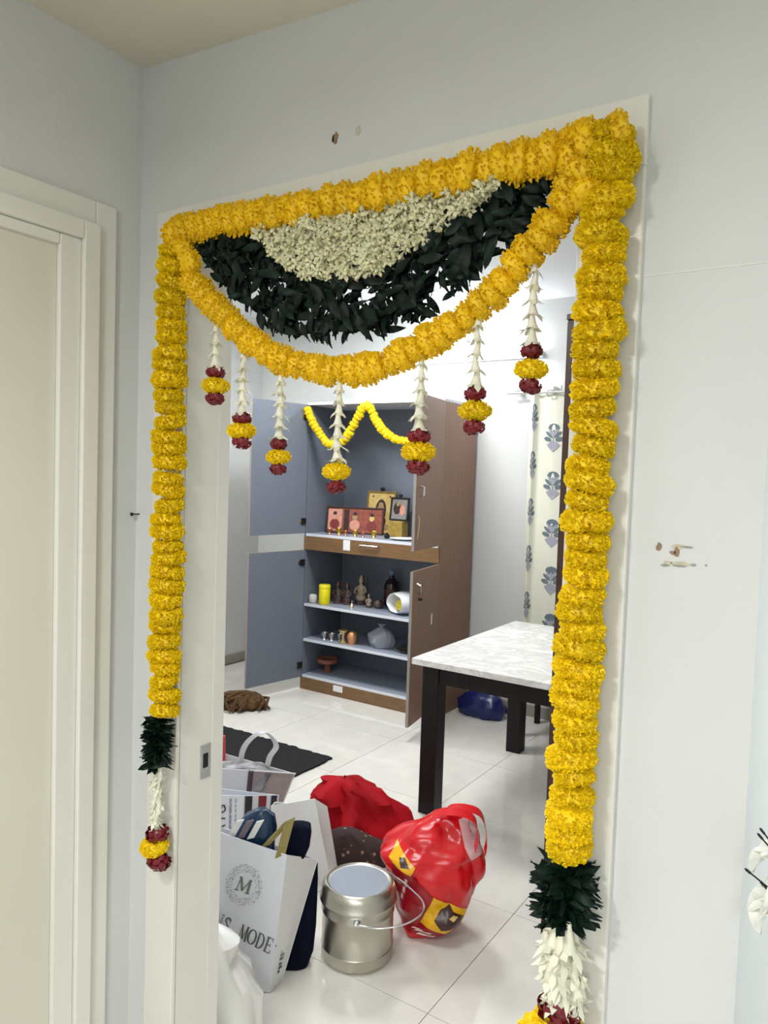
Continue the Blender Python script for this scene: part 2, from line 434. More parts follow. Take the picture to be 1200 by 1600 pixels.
# ------------------------------------------------------------------ marigold garland round the doorway
random.seed(7)
dg = thing('door_garland', 'thick yellow marigold garland framing the left, top and right of the doorway', 'garland', (-.8, YF, 2.06))
def strand(pts, rad, step, meshes, parent, jit=.0042, rv=.11, rnd=.26):
    po = parent.location
    for p, d in catmull(pts, step):
        p = p + Vector((random.uniform(-jit, jit), random.uniform(-jit, jit)*.6, random.uniform(-jit, jit)))
        put_flower(meshes, p-po, d, rad*random.uniform(1-rv, 1+rv), parent, rnd=rnd)
GL = [(-1.222, 1.052, 2.035), (-1.230, 1.052, 1.93), (-1.228, 1.052, 1.7), (-1.229, 1.052, 1.4), (-1.229, 1.052, 1.075)]
GT = [(-1.213, 1.052, 2.066), (-1.13, 1.052, 2.078), (-.93, 1.052, 2.068), (-.6, 1.052, 2.066), (-.36, 1.052, 2.072)]
GR = [(-.332, 1.052, 2.075), (-.340, 1.05, 1.98), (-.344, 1.05, 1.69), (-.347, 1.05, 1.37), (-.349, 1.05, 1.05)]
strand(GL, .0335, .0285, MG, dg)
strand(GT, .0325, .0265, MA, dg)
strand(GR, .0335, .0265, MG, dg, .004)
for p in ((-1.19, 1.045, 2.035), (-1.175, 1.05, 2.01), (-.375, 1.045, 2.03), (-.395, 1.045, 2.055), (-.365, 1.047, 2.0), (-.325, 1.045, 2.075)):
    put_flower(MA, Vector(p)-dg.location, (random.random(), .4, random.random()), .030, dg)
B = MB()
for path in (GL, GT, GR): B.tube([Vector(p)-dg.location for p in path], .002, 6)
B.build('garland_string', STRING, dg)

# ------------------------------------------------------------------ hanging toran: arc of marigolds, mango leaves, jasmine half-moon
TY = 1.064
to = thing('flower_toran', 'half-moon of dark leaves and cream jasmine edged by a marigold swag across the doorway top', 'toran', (-.79, TY, 2.04))
ARC = [(-1.165, 1.97), (-1.094, 1.912), (-1.016, 1.853), (-.926, 1.803), (-.801, 1.778), (-.701, 1.784), (-.628, 1.809), (-.538, 1.854), (-.476, 1.908), (-.419, 1.965), (-.388, 2.02)]
strand([(x, 1.05, z) for x, z in ARC], .0275, .0255, MA, to, .003)
LOW = [(-1.184, 2.047), (-1.127, 1.985), (-1.046, 1.91), (-.938, 1.845), (-.825, 1.828), (-.696, 1.834), (-.623, 1.857), (-.555, 1.90), (-.491, 1.945), (-.442, 1.995), (-.41, 2.046)]
MOON = [(-1.0, 2.045), (-.95, 1.990), (-.888, 1.952), (-.822, 1.937), (-.746, 1.931), (-.695, 1.946), (-.622, 1.978), (-.554, 2.008), (-.495, 2.045)]
def curve_at(C, x):
    for (a, za), (b, zb) in zip(C, C[1:]):
        if a <= x <= b: return za+(zb-za)*(x-a)/(b-a)
    return 2.05
def leaf_spot():
    while True:
        x = random.uniform(-1.18, -.415); lo = curve_at(LOW, x); hi = min(2.052, curve_at(MOON, x)+.03)
        if hi-lo < .002 or random.random() > (hi-lo)/.11+.2: continue
        t = random.random()**.9; z = lo+.010+(hi-lo-.010)*t
        if noise.noise(Vector((x*26, 3.7, z*26))) > .27+.35*t: continue        # ragged holes, more of them near the lower rim
        return x, z, hi-lo
def leaf_pose(x, z, wd, y0, y1):
    return (Vector((x, random.uniform(y0, y1), z))-to.location, (R(90)+random.uniform(-.45, .45), random.uniform(0, 6.28), random.uniform(-.35, .35)), random.uniform(.40, .78)*(1 if wd > .05 else .65))
for n in range(292):
    l, r, k = leaf_pose(*leaf_spot(), TY-.016, TY+.004)
    link('leaf', random.choice(LV), parent=to, loc=l, rot=r, sc=k)
from mathutils import Euler
vs, fs = [], []
for n in range(1000):
    l, r, k = leaf_pose(*leaf_spot(), TY-.004, TY+.012); me = random.choice(LV)
    Mx = Matrix.LocRotScale(l, Euler(r), Vector((k*.8,)*3)); o0 = len(vs)
    vs += [Mx @ v.co for v in me.vertices]; fs += [[o0+q for q in f.vertices] for f in me.polygons]
me = bpy.data.meshes.new('leaf_filling'); me.from_pydata(vs, [], fs)
link('leaf_filling', me, LEAF, to)['kind'] = 'stuff'
def bud_spot():
    while True:
        x = random.uniform(-1.0, -.495); lo = curve_at(MOON, x)
        if lo > 2.043: continue
        if random.random() < (2.045-lo)/.115+.05: return Vector((x, 0, random.uniform(lo+.003, 2.05)))
for i in range(290):
    p = bud_spot(); p.y = TY-.020+random.uniform(-.004, .004)
    link('jasmine_bud', random.choice(BUD), parent=to, loc=p-to.location, rot=aim((random.uniform(-.8, .8), -random.uniform(.3, 1), random.uniform(-1, .5))), sc=random.uniform(.85, 1.2))
vs, fs = [], []
for i in range(900):
    p = bud_spot(); p.y = TY-.008+random.uniform(-.008, .006); p -= to.location
    me = random.choice(BUD); Mx = Matrix.Translation(p) @ aim((random.uniform(-.8, .8), -random.uniform(.2, 1), random.uniform(-1, .5))).to_matrix().to_4x4()
    o0 = len(vs); vs += [Mx @ v.co for v in me.vertices]; fs += [[o0+k for k in f.vertices] for f in me.polygons]
me = bpy.data.meshes.new('jasmine_filling'); me.from_pydata(vs, [], fs)
link('jasmine_filling', me, CREAM, to)['kind'] = 'stuff'
B = MB(); B.tube([Vector((x, TY, z))-to.location for x, z in ARC], .002, 6)
B.tube([Vector((-1.2, TY+.01, 2.06))-to.location, Vector((-.37, TY+.01, 2.06))-to.location], .002, 6)
B.build('toran_string', STRING, to)

# seven tassels hanging from the swag: tuberose string, rose, marigold, rose
def tassel(label, x, ztop, zr, zbot, mr, y=1.05, toprose=True, rr_=None):
    t = thing('flower_tassel', label, 'tassel', (x, y, ztop), 0, 'tassels hanging from the marigold swag')
    rz = rr_ or mr*.74
    L = ztop-zr
    B = MB(); B.tube([(0, 0, .02), (0, 0, zbot-ztop+.005)], .0013, 5); B.build('tassel_string', STRING, t)
    k = max(4, int((L-.008)/.0165))
    for i in range(k):
        link('tuberose', random.choice(TUB), parent=t, loc=(random.uniform(-.001, .001), random.uniform(-.001, .001), -.012-(L-.016)*i/(k-1)),
             rot=(random.uniform(-.12, .12), random.uniform(-.12, .12), random.uniform(0, 6.28)), sc=(.85+.50*i/(k-1),)*2+(.85,))
    h = zr-zbot; z = -L
    if toprose:
        put_flower(RO, (0, 0, z-h*.14), (0, 0, 1), rz, t, 'rose', .12)
        put_flower(MT, (0, 0, z-h*.50), (0, 0, 1), mr*1.08, t, 'marigold', .08)
    else:
        put_flower(MT, (0, 0, z-h*.34), (0, 0, 1), mr*1.08, t, 'marigold', .08)
    put_flower(RO, (0, 0, z-h*.86), (.1, 0, 1), rz, t, 'rose', .15)
tassel('floral tassel in front of the white left door jamb, nearest the left garland', -1.096, 1.90, 1.797, 1.727, .026)
tassel('floral tassel hanging right beside the edge of the left door jamb', -1.022, 1.845, 1.705, 1.643, .026)
tassel('floral tassel in front of the open left grey cabinet door', -.928, 1.795, 1.657, 1.594, .022)
tassel('floral tassel without an upper rose, hanging at the lowest dip of the swag', -.793, 1.755, 1.620, 1.567, .0235, toprose=False)
tassel('floral tassel with a large marigold before the brown right cabinet door', -.628, 1.79, 1.672, 1.604, .0265)
tassel('floral tassel in front of the cabinet\'s brown side panel and back wall', -.530, 1.845, 1.738, 1.667, .0245)
tassel('floral tassel nearest the right garland, highest of the seven', -.440, 1.915, 1.797, 1.727, .0235)

# ends of the garland
def end_tassel(label, x, y, zt, zl, zj, mr, nl, spread, big):
    t = thing('garland_end_tassel', label, 'tassel', (x, y, zt), 0, 'tassels at the ends of the door garland')
    B = MB(); B.tube([(0, 0, .02), (0, 0, zj-zt-.05)], .0015, 5); B.build('tassel_string', STRING, t)
    for i in range(nl):
        a = random.uniform(0, 6.28); zz = random.uniform(zl-zt+.008, -.004); rd = spread*random.uniform(.0, .45); b = random.uniform(0, 6.28)
        link('leaf', random.choice(LB), parent=t, loc=(rd*math.cos(b), min(rd*math.sin(b), .012)-.004, zz),
             rot=(random.uniform(0, 6.28), random.uniform(-.5, .5), a if abs(math.sin(a)) < .75 else a*.3), sc=random.uniform(.55, .95)*spread/.036)
    for i in range(nl//8):
        s = random.choice((-1, 1))
        link('leaf', random.choice(LB), parent=t, loc=(s*spread*.85, -.006, random.uniform(zl-zt+.01, -.02)), rot=(1.3, random.uniform(.1, .6)*s, random.uniform(-.2, .2)), sc=(.5, .35, .5))
    nj = 44 if big else 20
    for i in range(nj):
        f = i/(nj-1); a = random.uniform(0, 6.28); rad = (.022 if big else .008)*random.uniform(.2, 1)
        link('tuberose', random.choice(TUB), parent=t, loc=(rad*math.cos(a), min(rad*math.sin(a), .028)-.004, (zl-zt)+.012+(-.036 if big else -.018)+(zj-zl+(.030 if big else .012)-.008)*f),
             rot=(random.uniform(-.25, .25), random.uniform(-.25, .25), random.uniform(0, 6.28)), sc=1.45 if big else .95)
    z = zj-zt
    put_flower(RO, (0, 0, z-.012), (0, -.25, 1), mr*.8, t, 'rose', .1)
    put_flower(MT, (-.004, -.004, z-.012-mr*.85), (0, -.2, 1), mr, t, 'marigold', .1)
    if big:
        put_flower(MT, (.024, -.01, z-.03-mr*.9), (.3, -.2, 1), mr*.8, t, 'marigold', .1)
        put_flower(MT, (-.028, -.01, z-.02-mr*.8), (-.3, -.2, 1), mr*.8, t, 'marigold', .1)
    put_flower(RO, (.006, 0, z-.022-mr*1.55), (.2, .1, 1), mr*.85, t, 'rose', .1)
end_tassel('leaf bundle and white flower tassel ending the left side of the garland', -1.243, 1.052, 1.072, .965, .832, .031, 130, .034, False)
end_tassel('large leaf bundle and white flower tassel ending the right side of the garland', -.350, 1.048, 1.042, .955, .838, .042, 170, .044, True)

# ------------------------------------------------------------------ living room: tube light, cabinet
def part(name, mb, m, t, smooth=False, ang=40):
    """part modelled in world coordinates under an unrotated thing or one of its parts"""
    o = mb.build(name, m, t, smooth, ang)
    p = t
    while p is not None: o.location -= p.location; p = p.parent
    return o
t = thing('tube_light', 'lit white tube light high on the back wall above the cabinet', 'lamp', (-2.44, YB, 2.43))
part('batten', MB().box((-2.98, YB-.028, 2.405), (-1.90, YB, 2.445), .004), WHITEP, t)
part('end_cap', MB().box((-2.98, YB-.06, 2.41), (-2.965, YB-.024, 2.44), .003), WHITEP, t)
part('end_cap', MB().box((-1.915, YB-.06, 2.41), (-1.90, YB-.024, 2.44), .003), WHITEP, t)
part('tube', MB().tube([(-2.968, YB-.045, 2.425), (-1.912, YB-.045, 2.425)], .013, 12), mat('tube_glow', (255, 255, 255), emit=((.90, .95, 1), 55)), t, True)

cb = thing('cabinet', 'tall brown laminate cupboard with grey blue inside and all four doors open', 'cabinet', (-2.93, 4.264, 0))
x0, x1, y0, y1 = -3.50, -2.36, 4.264, 4.725
def lined(lo, hi, name, m): return part(name, MB().box(lo, hi, .001), m, cb)
lined((x0, y0+.001, 0), (x0+.018, y1, 2.10), 'side_panel', LAM)
lined((x1-.004, y0, 0), (x1, y1, 2.10), 'side_panel', WOOD)
lined((x1-.018, y0+.001, 0), (x1-.0042, y1, 2.10), 'side_lining', LAM)
lined((x0+.018, y1-.008, .09), (x1-.018, y1, 2.082), 'back_panel', LAM)
lined((x0, y0, 2.082), (x1, y1, 2.10), 'top_panel', EDGE)
for z in (.108, .375, .635, 1.15):
    lined((x0+.018, y0+.004, z-.018), (x1-.018, y1-.008, z), 'shelf', mat('shelf_laminate', (150, 157, 170), .35))
    lined((x0+.018, y0-.001, z-.019), (x1-.018, y0+.0038, z+.0005), 'shelf_edge', EDGE)
pl = lined((x0, y0-.002, 0), (x1-.004, y0+.016, .089), 'plinth', WOODF)
part('switch_plate', MB().box((-3.19, y0-.007, .036), (-3.107, y0-.002, .081), .002), WHITEP, pl)
dr = part('drawer', MB().box((x0+.004, y0-.006, 1.032), (x1-.004, y0+.012, 1.130), .0015), WOODF, cb)
part('handle', MB().tube([(-2.985, y0-.006, 1.103), (-2.983, y0-.026, 1.103), (-2.835, y0-.026, 1.103), (-2.833, y0-.006, 1.103)], .006, 8), CHROME, dr, True)
part('paper_sticker', MB().box((-3.137, y0-.0075, 1.056), (-3.078, y0-.006, 1.128)), WHITEP, dr)
def cab_door(hx, hy, dx, dy, L, z0, z1, inward, trim):
    d = Vector((dx, dy, 0)).normalized(); n = Vector((d.y, -d.x, 0))*inward   # n points to the inner face
    h = Vector((hx, hy, 0))
    P = lambda s, k, z: h + d*s + n*k + Vector((0, 0, z))
    slab = lambda s0, s1, k0, k1, za, zb: MB().prism([P(s0, k0, za), P(s1, k0, za), P(s1, k1, za), P(s0, k1, za)], (0, 0, zb-za))
    do = part('door', slab(0, L, 0, .014, z0, z1), WOOD, cb)
    part('inner_lining', slab(.001, L-.001, .014, .0175, z0+.001, z1-.001), LAM, do)
    part('edge_band', slab(L, L+.0012, 0, .0175, z0, z1), mat('grey_edge_band', (150, 142, 134), .5), do)
    for z in (z0+.09, z1-.09):
        b = slab(.004, .045, .0175, .028, z-.022, z+.022); part('hinge', b, DARKMETAL, do)
        part('hinge', slab(.045, .062, .0175, .023, z-.012, z+.012), CHROME, do)
    return do, P, slab
LD = (-.084, -.492)
for z0, z1 in ((1.15, 2.085), (.09, 1.028)): cab_door(-3.502, y0-.003, *LD, .50, z0, z1, -1, None)
du, P, slab = cab_door(-2.356, y0-.003, .08, -.467, .474, 1.15, 2.085, 1, None)
part('handle', MB().tube([P(.40, 0, 1.475), P(.40, -.022, 1.48), P(.40, -.022, 1.53), P(.40, 0, 1.535)], .007, 8), CHROME, du, True)
part('hanging_cord', MB().tube([P(.43, -.004, 1.36), P(.425, -.010, 1.33), P(.432, -.008, 1.27), P(.44, -.004, 1.22)], .003, 6), STRING, du, True)
dl, P, slab = cab_door(-2.356, y0-.003, .08, -.467, .474, .09, 1.028, 1, None)
part('knob', MB().tube([P(.36, 0, .85), P(.36, -.02, .85)], .009, 10), DARKMETAL, dl, True)
part('handle', MB().tube([P(.40, 0, .95), P(.40, -.02, .94), P(.385, -.02, .89), P(.385, 0, .885)], .005, 8), CHROME, dl, True)
part('paper_sticker', slab(.115, .135, -.001, 0, .655, .725), WHITEP, dl)

cg = thing('cabinet_garland', 'small bright marigold garland swagged across the top of the cupboard opening', 'garland', (-3.0, 4.248, 2.07))
SW = [(-3.475, 2.05), (-3.43, 1.97), (-3.369, 1.89), (-3.29, 1.812), (-3.23, 1.795), (-3.15, 1.82), (-3.08, 1.90), (-3.024, 1.99), (-2.965, 2.068), (-2.93, 2.05), (-2.874, 1.965), (-2.793, 1.88), (-2.70, 1.832), (-2.6, 1.825), (-2.5, 1.87), (-2.42, 1.99)]
strand([(x, 4.232, z) for x, z in SW], .031, .030, MS, cg, .003)
part('garland_string', MB().tube([(x, 4.232, z) for x, z in SW], .002, 5), STRING, cg)

# ------------------------------------------------------------------ things in the cabinet
SH = {1: 1.1505, 2: .6355, 3: .3755, 4: .1085}
def ell(cx, cz, rx, rz, n=14): return [(cx+rx*math.cos(2*math.pi*k/n), cz+rz*math.sin(2*math.pi*k/n)) for k in range(n)]
def framed(label, x, y, z, wd, ht, rz, fm, pm, shapes, fw_=.014, lean=.14):
    t = thing('picture_frame', label, 'picture', (x, y, z), rz); t.rotation_euler = (-lean, 0, rz)
    m = MB(); a, b = -wd/2, wd/2
    m.box((a, -.008, 0), (a+fw_, .010, ht), .002); m.box((b-fw_, -.008, 0), (b, .010, ht), .002)
    m.box((a+fw_, -.008, 0), (b-fw_, .010, fw_), .002); m.box((a+fw_, -.008, ht-fw_), (b-fw_, .010, ht), .002)
    m.build('frame', fm, t)
    pc = MB().box((a+fw_-.002, -.001, fw_-.002), (b-fw_+.002, .006, ht-fw_+.002)).build('picture', pm, t)
    for k, (c, pts) in enumerate(shapes):
        MB().prism([(q[0], -.0012-.0006*k, q[1]) for q in pts], (0, .0004+.0006*k, 0)).build('painted_shape', c, pc)
    return t
RED1 = mat('painted_copper_red', (150, 78, 62), .4, var=.3, vscale=30); PINK = mat('painted_pink', (212, 150, 128), .5, var=.15, vscale=40)
DKB = mat('painted_dark_brown', (56, 34, 30), .5); GOLDP = mat('painted_gold', (214, 184, 112), .4, var=.15, vscale=30); SKIN = mat('painted_tan', (170, 140, 100), .5); MAR = mat('painted_maroon', (130, 50, 44), .5)
GREYP = mat('painted_grey', (140, 136, 132), .5, var=.2, vscale=40)
def figs(cx, z, s, a, b): return [(a, ell(cx, z+.035*s, .034*s, .035*s)), (b, ell(cx, z+.085*s, .017*s, .02*s)), (DKB, ell(cx, z+.108*s, .013*s, .012*s))]
wide = [(PINK, [(-.215, .02), (-.10, .02), (-.10, .18), (-.215, .18)]), (DKB, [(-.085, .02), (-.045, .02), (-.045, .18), (-.085, .18)])] + figs(-.155, .03, 1.1, MAR, PINK) + figs(0, .025, 1.15, PINK, SKIN) + figs(.13, .025, 1.1, MAR, GOLDP)
framed('wide dark framed picture with copper red panels, leftmost on the upper ledge', -3.235, 4.52, SH[1], .44, .20, R(20), DKB, RED1, wide, .012)
f2 = framed('tall gold framed picture of a seated figure with a dark knob on top', -3.09, 4.63, SH[1], .235, .325, R(8), mat('old_gold_frame', (150, 122, 66), .35, .5, var=.15, vscale=40), GOLDP,
       [(DKB, ell(0, .18, .045, .085)), (SKIN, ell(0, .165, .036, .06)), (MAR, ell(0, .10, .05, .045)), (SKIN, ell(0, .222, .02, .024)), (DKB, ell(0, .252, .018, .012)), (MAR, ell(-.07, .285, .008, .007)), (MAR, ell(.07, .285, .008, .007)), (SKIN, ell(.06, .06, .03, .02))])
MB().lathe([(0, -.016), (.014, -.012), (.018, 0), (.012, .012), (0, .016)], (0, 0, .341), 12).build('knob', BLACK, f2, True)
gb = tag(MB().box((-.06, -.045, 0), (.06, .045, .115), .004).build('wooden_box', mat('mustard_box', (176, 146, 72), .4, .3, var=.2, vscale=30), None, loc=(-2.90, 4.60, SH[1])), 'mustard gold box on the upper ledge, under the small black frame', 'box')
f3 = framed('small black framed picture standing on the mustard box', -2.90, 4.60, SH[1]+.1155, .15, .17, R(4), BLACK, GREYP, [(DKB, ell(-.02, .09, .03, .045)), (PINK, ell(.025, .08, .022, .04)), (SKIN, ell(-.015, .12, .013, .015))], .012)
MB().lathe([(0, -.013), (.012, -.01), (.015, 0), (.010, .010), (0, .013)], (0, 0, .184), 12).build('knob', BLACK, f3, True)
def turned(name, label, cat, prof, x, y, z, m, n=20, group=None):
    o = MB().lathe(prof, n=n).build(name, m, None, True, loc=(x, y, z)); return tag(o, label, cat, group)
turned('plate', 'white plate lying at the right end of the upper ledge', 'plate', [(0, 0), (.05, 0), (.09, .010), (.092, .012), (.05, .004), (0, .004)], -2.73, 4.40, SH[1], WHITEP)
turned('round_black_jar', 'tiny black round jar on the ledge beside the white plate', 'jar', [(0, 0), (.014, 0), (.02, .012), (.017, .028), (.009, .032), (.009, .04), (0, .042)], -2.865, 4.40, SH[1], BLACK)
cup = [(0, 0), (.014, 0), (.010, .008), (.016, .018), (.022, .034), (.021, .035), (.014, .02), (0, .014)]
for i, (x, y, s, m, q) in enumerate(((-3.36, 4.385, 1, COPPER, 'copper lamp cup on the ledge, below the left end of the wide picture'), (-3.285, 4.40, 1.3, GOLD, 'larger brass lamp cup in front of the wide picture'),
        (-3.21, 4.38, .9, COPPER, 'copper lamp cup before the middle of the wide picture'), (-3.14, 4.40, 1.1, GOLD, 'brass lamp cup below the left edge of the tall gold picture'), (-3.06, 4.385, .9, COPPER, 'copper lamp cup in front of the tall gold picture'), (-2.99, 4.42, 1.2, GOLD, 'brass lamp cup between the tall gold picture and the mustard box'))):
    turned('lamp_cup', q, 'cup', [(a*s, b*s) for a, b in cup], x, y, SH[1], m, 14, 'small metal cups on the upper ledge')
def figurine(label, x, y, z, h, m, m2, rz=0):
    t = thing('figurine', label, 'figurine', (x, y, z), rz, 'figurines on the second shelf'); s = h/.2
    MB().lathe([(0, 0), (.042*s, 0), (.044*s, .012*s), (.034*s, .018*s), (.036*s, .03*s), (0, .032*s)], n=16).build('base', m2, t, True)
    b = MB(); b.loft([(.03*s, -.04*s, .04*s, -.026*s, .026*s), (.055*s, -.043*s, .043*s, -.028*s, .024*s), (.075*s, -.028*s, .028*s, -.018*s, .02*s), (.11*s, -.030*s, .030*s, -.016*s, .018*s), (.125*s, -.03*s, .03*s, -.014*s, .014*s), (.135*s, -.010*s, .010*s, -.01*s, .01*s), (.145*s, -.010*s, .010*s, -.01*s, .01*s), (.155*s, -.017*s, .017*s, -.017*s, .016*s), (.172*s, -.017*s, .017*s, -.017*s, .016*s), (.186*s, -.010*s, .010*s, -.01*s, .01*s), (.2*s, -.004*s, .004*s, -.004*s, .004*s)], 16, 2)
    for q in (-1, 1): b.tube([(q*.028*s, 0, .12*s), (q*.046*s, -.005*s, .095*s), (q*.035*s, -.026*s, .075*s), (q*.012*s, -.032*s, .075*s)], [.010*s, .009*s, .008*s, .006*s], 7)
    b.build('body', m, t, True, 60)
    MB().lathe([(0, -.003*s), (.034*s, -.003*s), (.034*s, .003*s), (0, .003*s)], (0, .022*s, .165*s), 16, Matrix.Rotation(R(90), 3, 'X').to_quaternion()).build('halo', m2, t)
BRZ = mat('bronze_brown', (104, 84, 80), .4, .4, var=.25, vscale=40); IVR = mat('aged_ivory', (176, 156, 132), .45, .2, var=.25, vscale=40)
figurine('dark bronze figurine on the second shelf, just right of the yellow tin', -3.308, 4.44, SH[2], .165, BRZ, BRZ)
figurine('dark bronze figurine next to the ivory one on the second shelf', -3.229, 4.45, SH[2], .16, BRZ, BRZ)
figurine('tallest figurine, ivory and brown, on the second shelf', -3.155, 4.52, SH[2], .215, IVR, BRZ)
figurine('smallest brown figurine, beside the dark round pot on the second shelf', -3.035, 4.45, SH[2], .10, IVR, BRZ)
wj = tag(MB().lathe([(0, 0), (.024, 0), (.03, .01), (.031, .05), (.024, .062), (0, .064)], n=18).build('round_jar', mat('pale_grey_jar', (196, 196, 188), .5), None, True, loc=(-3.445, 4.32, SH[2])), 'pale round jar at the left end of the second shelf', 'jar')
t = thing('tin', 'bright yellow cylindrical tin on the second shelf', 'tin', (-3.35, 4.335, SH[2]))
MB().lathe([(0, 0), (.040, 0), (.042, .004), (.042, .116), (.039, .12)], n=22).build('body', mat('tin_yellow', (226, 214, 20), .4, var=.08, vscale=30), t, True)
MB().lathe([(.0405, .119), (.043, .120), (.043, .140), (.040, .144), (0, .144)], n=22).build('lid', mat('lid_yellow', (236, 224, 40), .4), t, True)
turned('hand_bell', 'small pale brass bell at the front of the second shelf', 'bell', [(0, .018), (.016, 0), (.018, .002), (.013, .012), (.008, .024), (.003, .028), (.003, .04), (.006, .046), (0, .05)], -3.127, 4.37, SH[2], mat('pale_brass', (220, 205, 170), .3, .8))
turned('round_pot', 'dark round pot left of the white pouch on the second shelf', 'pot', [(0, 0), (.02, 0), (.036, .02), (.036, .04), (.024, .056), (.026, .062), (.02, .062), (.018, .05), (0, .04)], -2.965, 4.47, SH[2], BRZ)
t = thing('bottle', 'dark glass bottle at the back of the second shelf', 'bottle', (-2.965, 4.64, SH[2]))
MB().lathe([(0, 0), (.052, 0), (.055, .008), (.055, .15), (.045, .175), (.02, .20), (.018, .235), (0, .236)], n=20).build('body', mat('dark_bottle_glass', (44, 30, 26), .12), t, True)
MB().lathe([(.020, .225), (.021, .226), (.021, .262), (.018, .266), (0, .266)], n=16).build('cap', mat('blue_grey_cap', (110, 130, 150), .4), t, True)
MB().lathe([(.0555, .04), (.056, .041), (.056, .12), (.0555, .121)], n=20).build('paper_band', mat('dull_maroon_band', (70, 38, 34), .6), t, True)
# white pouch lying open, something yellow inside
t = thing('pouch', 'white plastic pouch lying open with a yellow packet inside, second shelf', 'bag', (-2.705, 4.44, SH[2]), R(-28))
b = MB(); prof = [(0, .13), (.06, .12), (.10, .06), (.108, -.02), (.098, -.09), (.092, -.105), (.088, -.10), (.09, -.05), (.08, .03), (0, .06)]
b.lathe([(r, z) for r, z in prof], (0, 0, .078), 26, Matrix.Rotation(R(-90), 3, 'X').to_quaternion())
for v in b.b.verts:
    v.co.z = .078+(v.co.z-.078)*.72; v.co.x *= 1.12; v.co += Vector((.006, .004, .005))*noise.noise(v.co*25)
    v.co.y = v.co.y
b.build('plastic_film', mat('white_film', (228, 230, 232), .35), t, True, 70)
MB().loft([(.03, -.035, .05, -.075, -.02), (.05, -.045, .055, -.08, -.015), (.085, -.04, .05, -.075, -.01), (.10, -.02, .03, -.06, -.02)], 16, 3, .006, 20, 3).build('packet', mat('packet_yellow', (214, 190, 40), .4, var=.3, vscale=50), t, True)
for i, (x, y, q) in enumerate(((-3.345, 4.34, 'steel cup on the third shelf, leftmost of three'), (-3.285, 4.35, 'steel cup on the third shelf, middle of three'), (-3.235, 4.385, 'steel cup on the third shelf, next to the brass lamp'))):
    turned('steel_cup', q, 'cup', [(0, 0), (.018, 0), (.014, .006), (.016, .02), (.026, .05), (.025, .05), (.014, .02), (0, .014)], x, y, SH[3], STEEL, 16, 'steel cups on the third shelf')
turned('oil_lamp', 'brass pedestal lamp on the third shelf', 'lamp', [(0, 0), (.03, 0), (.032, .008), (.014, .02), (.010, .05), (.014, .07), (.034, .088), (.036, .096), (.03, .095), (0, .086)], -3.165, 4.33, SH[3], mat('pale_gold', (214, 190, 130), .3, .8))
turned('round_copper_pot', 'copper pot with a dark foot on the third shelf', 'pot', [(0, 0), (.026, 0), (.03, .01), (.03, .02), (.036, .04), (.037, .06), (.028, .082), (.012, .092), (0, .094)], -3.10, 4.35, SH[3], mat('bright_copper', (226, 160, 110), .35, .6))
t = tag(MB().loft([(0, -.09, .09, -.06, .06), (.04, -.105, .10, -.075, .075), (.09, -.09, .10, -.07, .07), (.12, -.05, .07, -.05, .05), (.145, -.015, .03, -.02, .02), (.165, -.035, .045, -.03, .02)], 30, 2.2, .03, 14, 5).build('clear_bag', mat('clear_plastic', (205, 212, 220), .18, trans=.55), None, True, loc=(-2.90, 4.42, SH[3])), 'crumpled clear plastic bag on the third shelf', 'bag')
for i in range(3):
    turned('steel_plate', ('lowest', 'middle', 'top')[i]+' steel plate of the small stack at the right of the third shelf', 'plate', [(0, 0), (.07, 0), (.088, .014), (.09, .014), (.072, .003), (0, .003)], -2.66+.006*i, 4.42, SH[3]+.0045+.0082*i, STEEL, 24, 'steel plates on the third shelf')
t = thing('pedestal_bowl', 'terracotta pedestal bowl alone on the bottom shelf', 'bowl', (-3.385, 4.44, SH[4]))
TERR = mat('terracotta', (140, 84, 68), .7, var=.15, vscale=30)
MB().lathe([(0, 0), (.035, 0), (.036, .006), (.026, .014), (.024, .05), (.03, .06)], n=20).build('foot', TERR, t, True)
MB().lathe([(.03, .058), (.075, .07), (.08, .074), (.08, .10), (.074, .10), (.072, .08), (0, .072)], n=24).build('bowl', TERR, t, True)

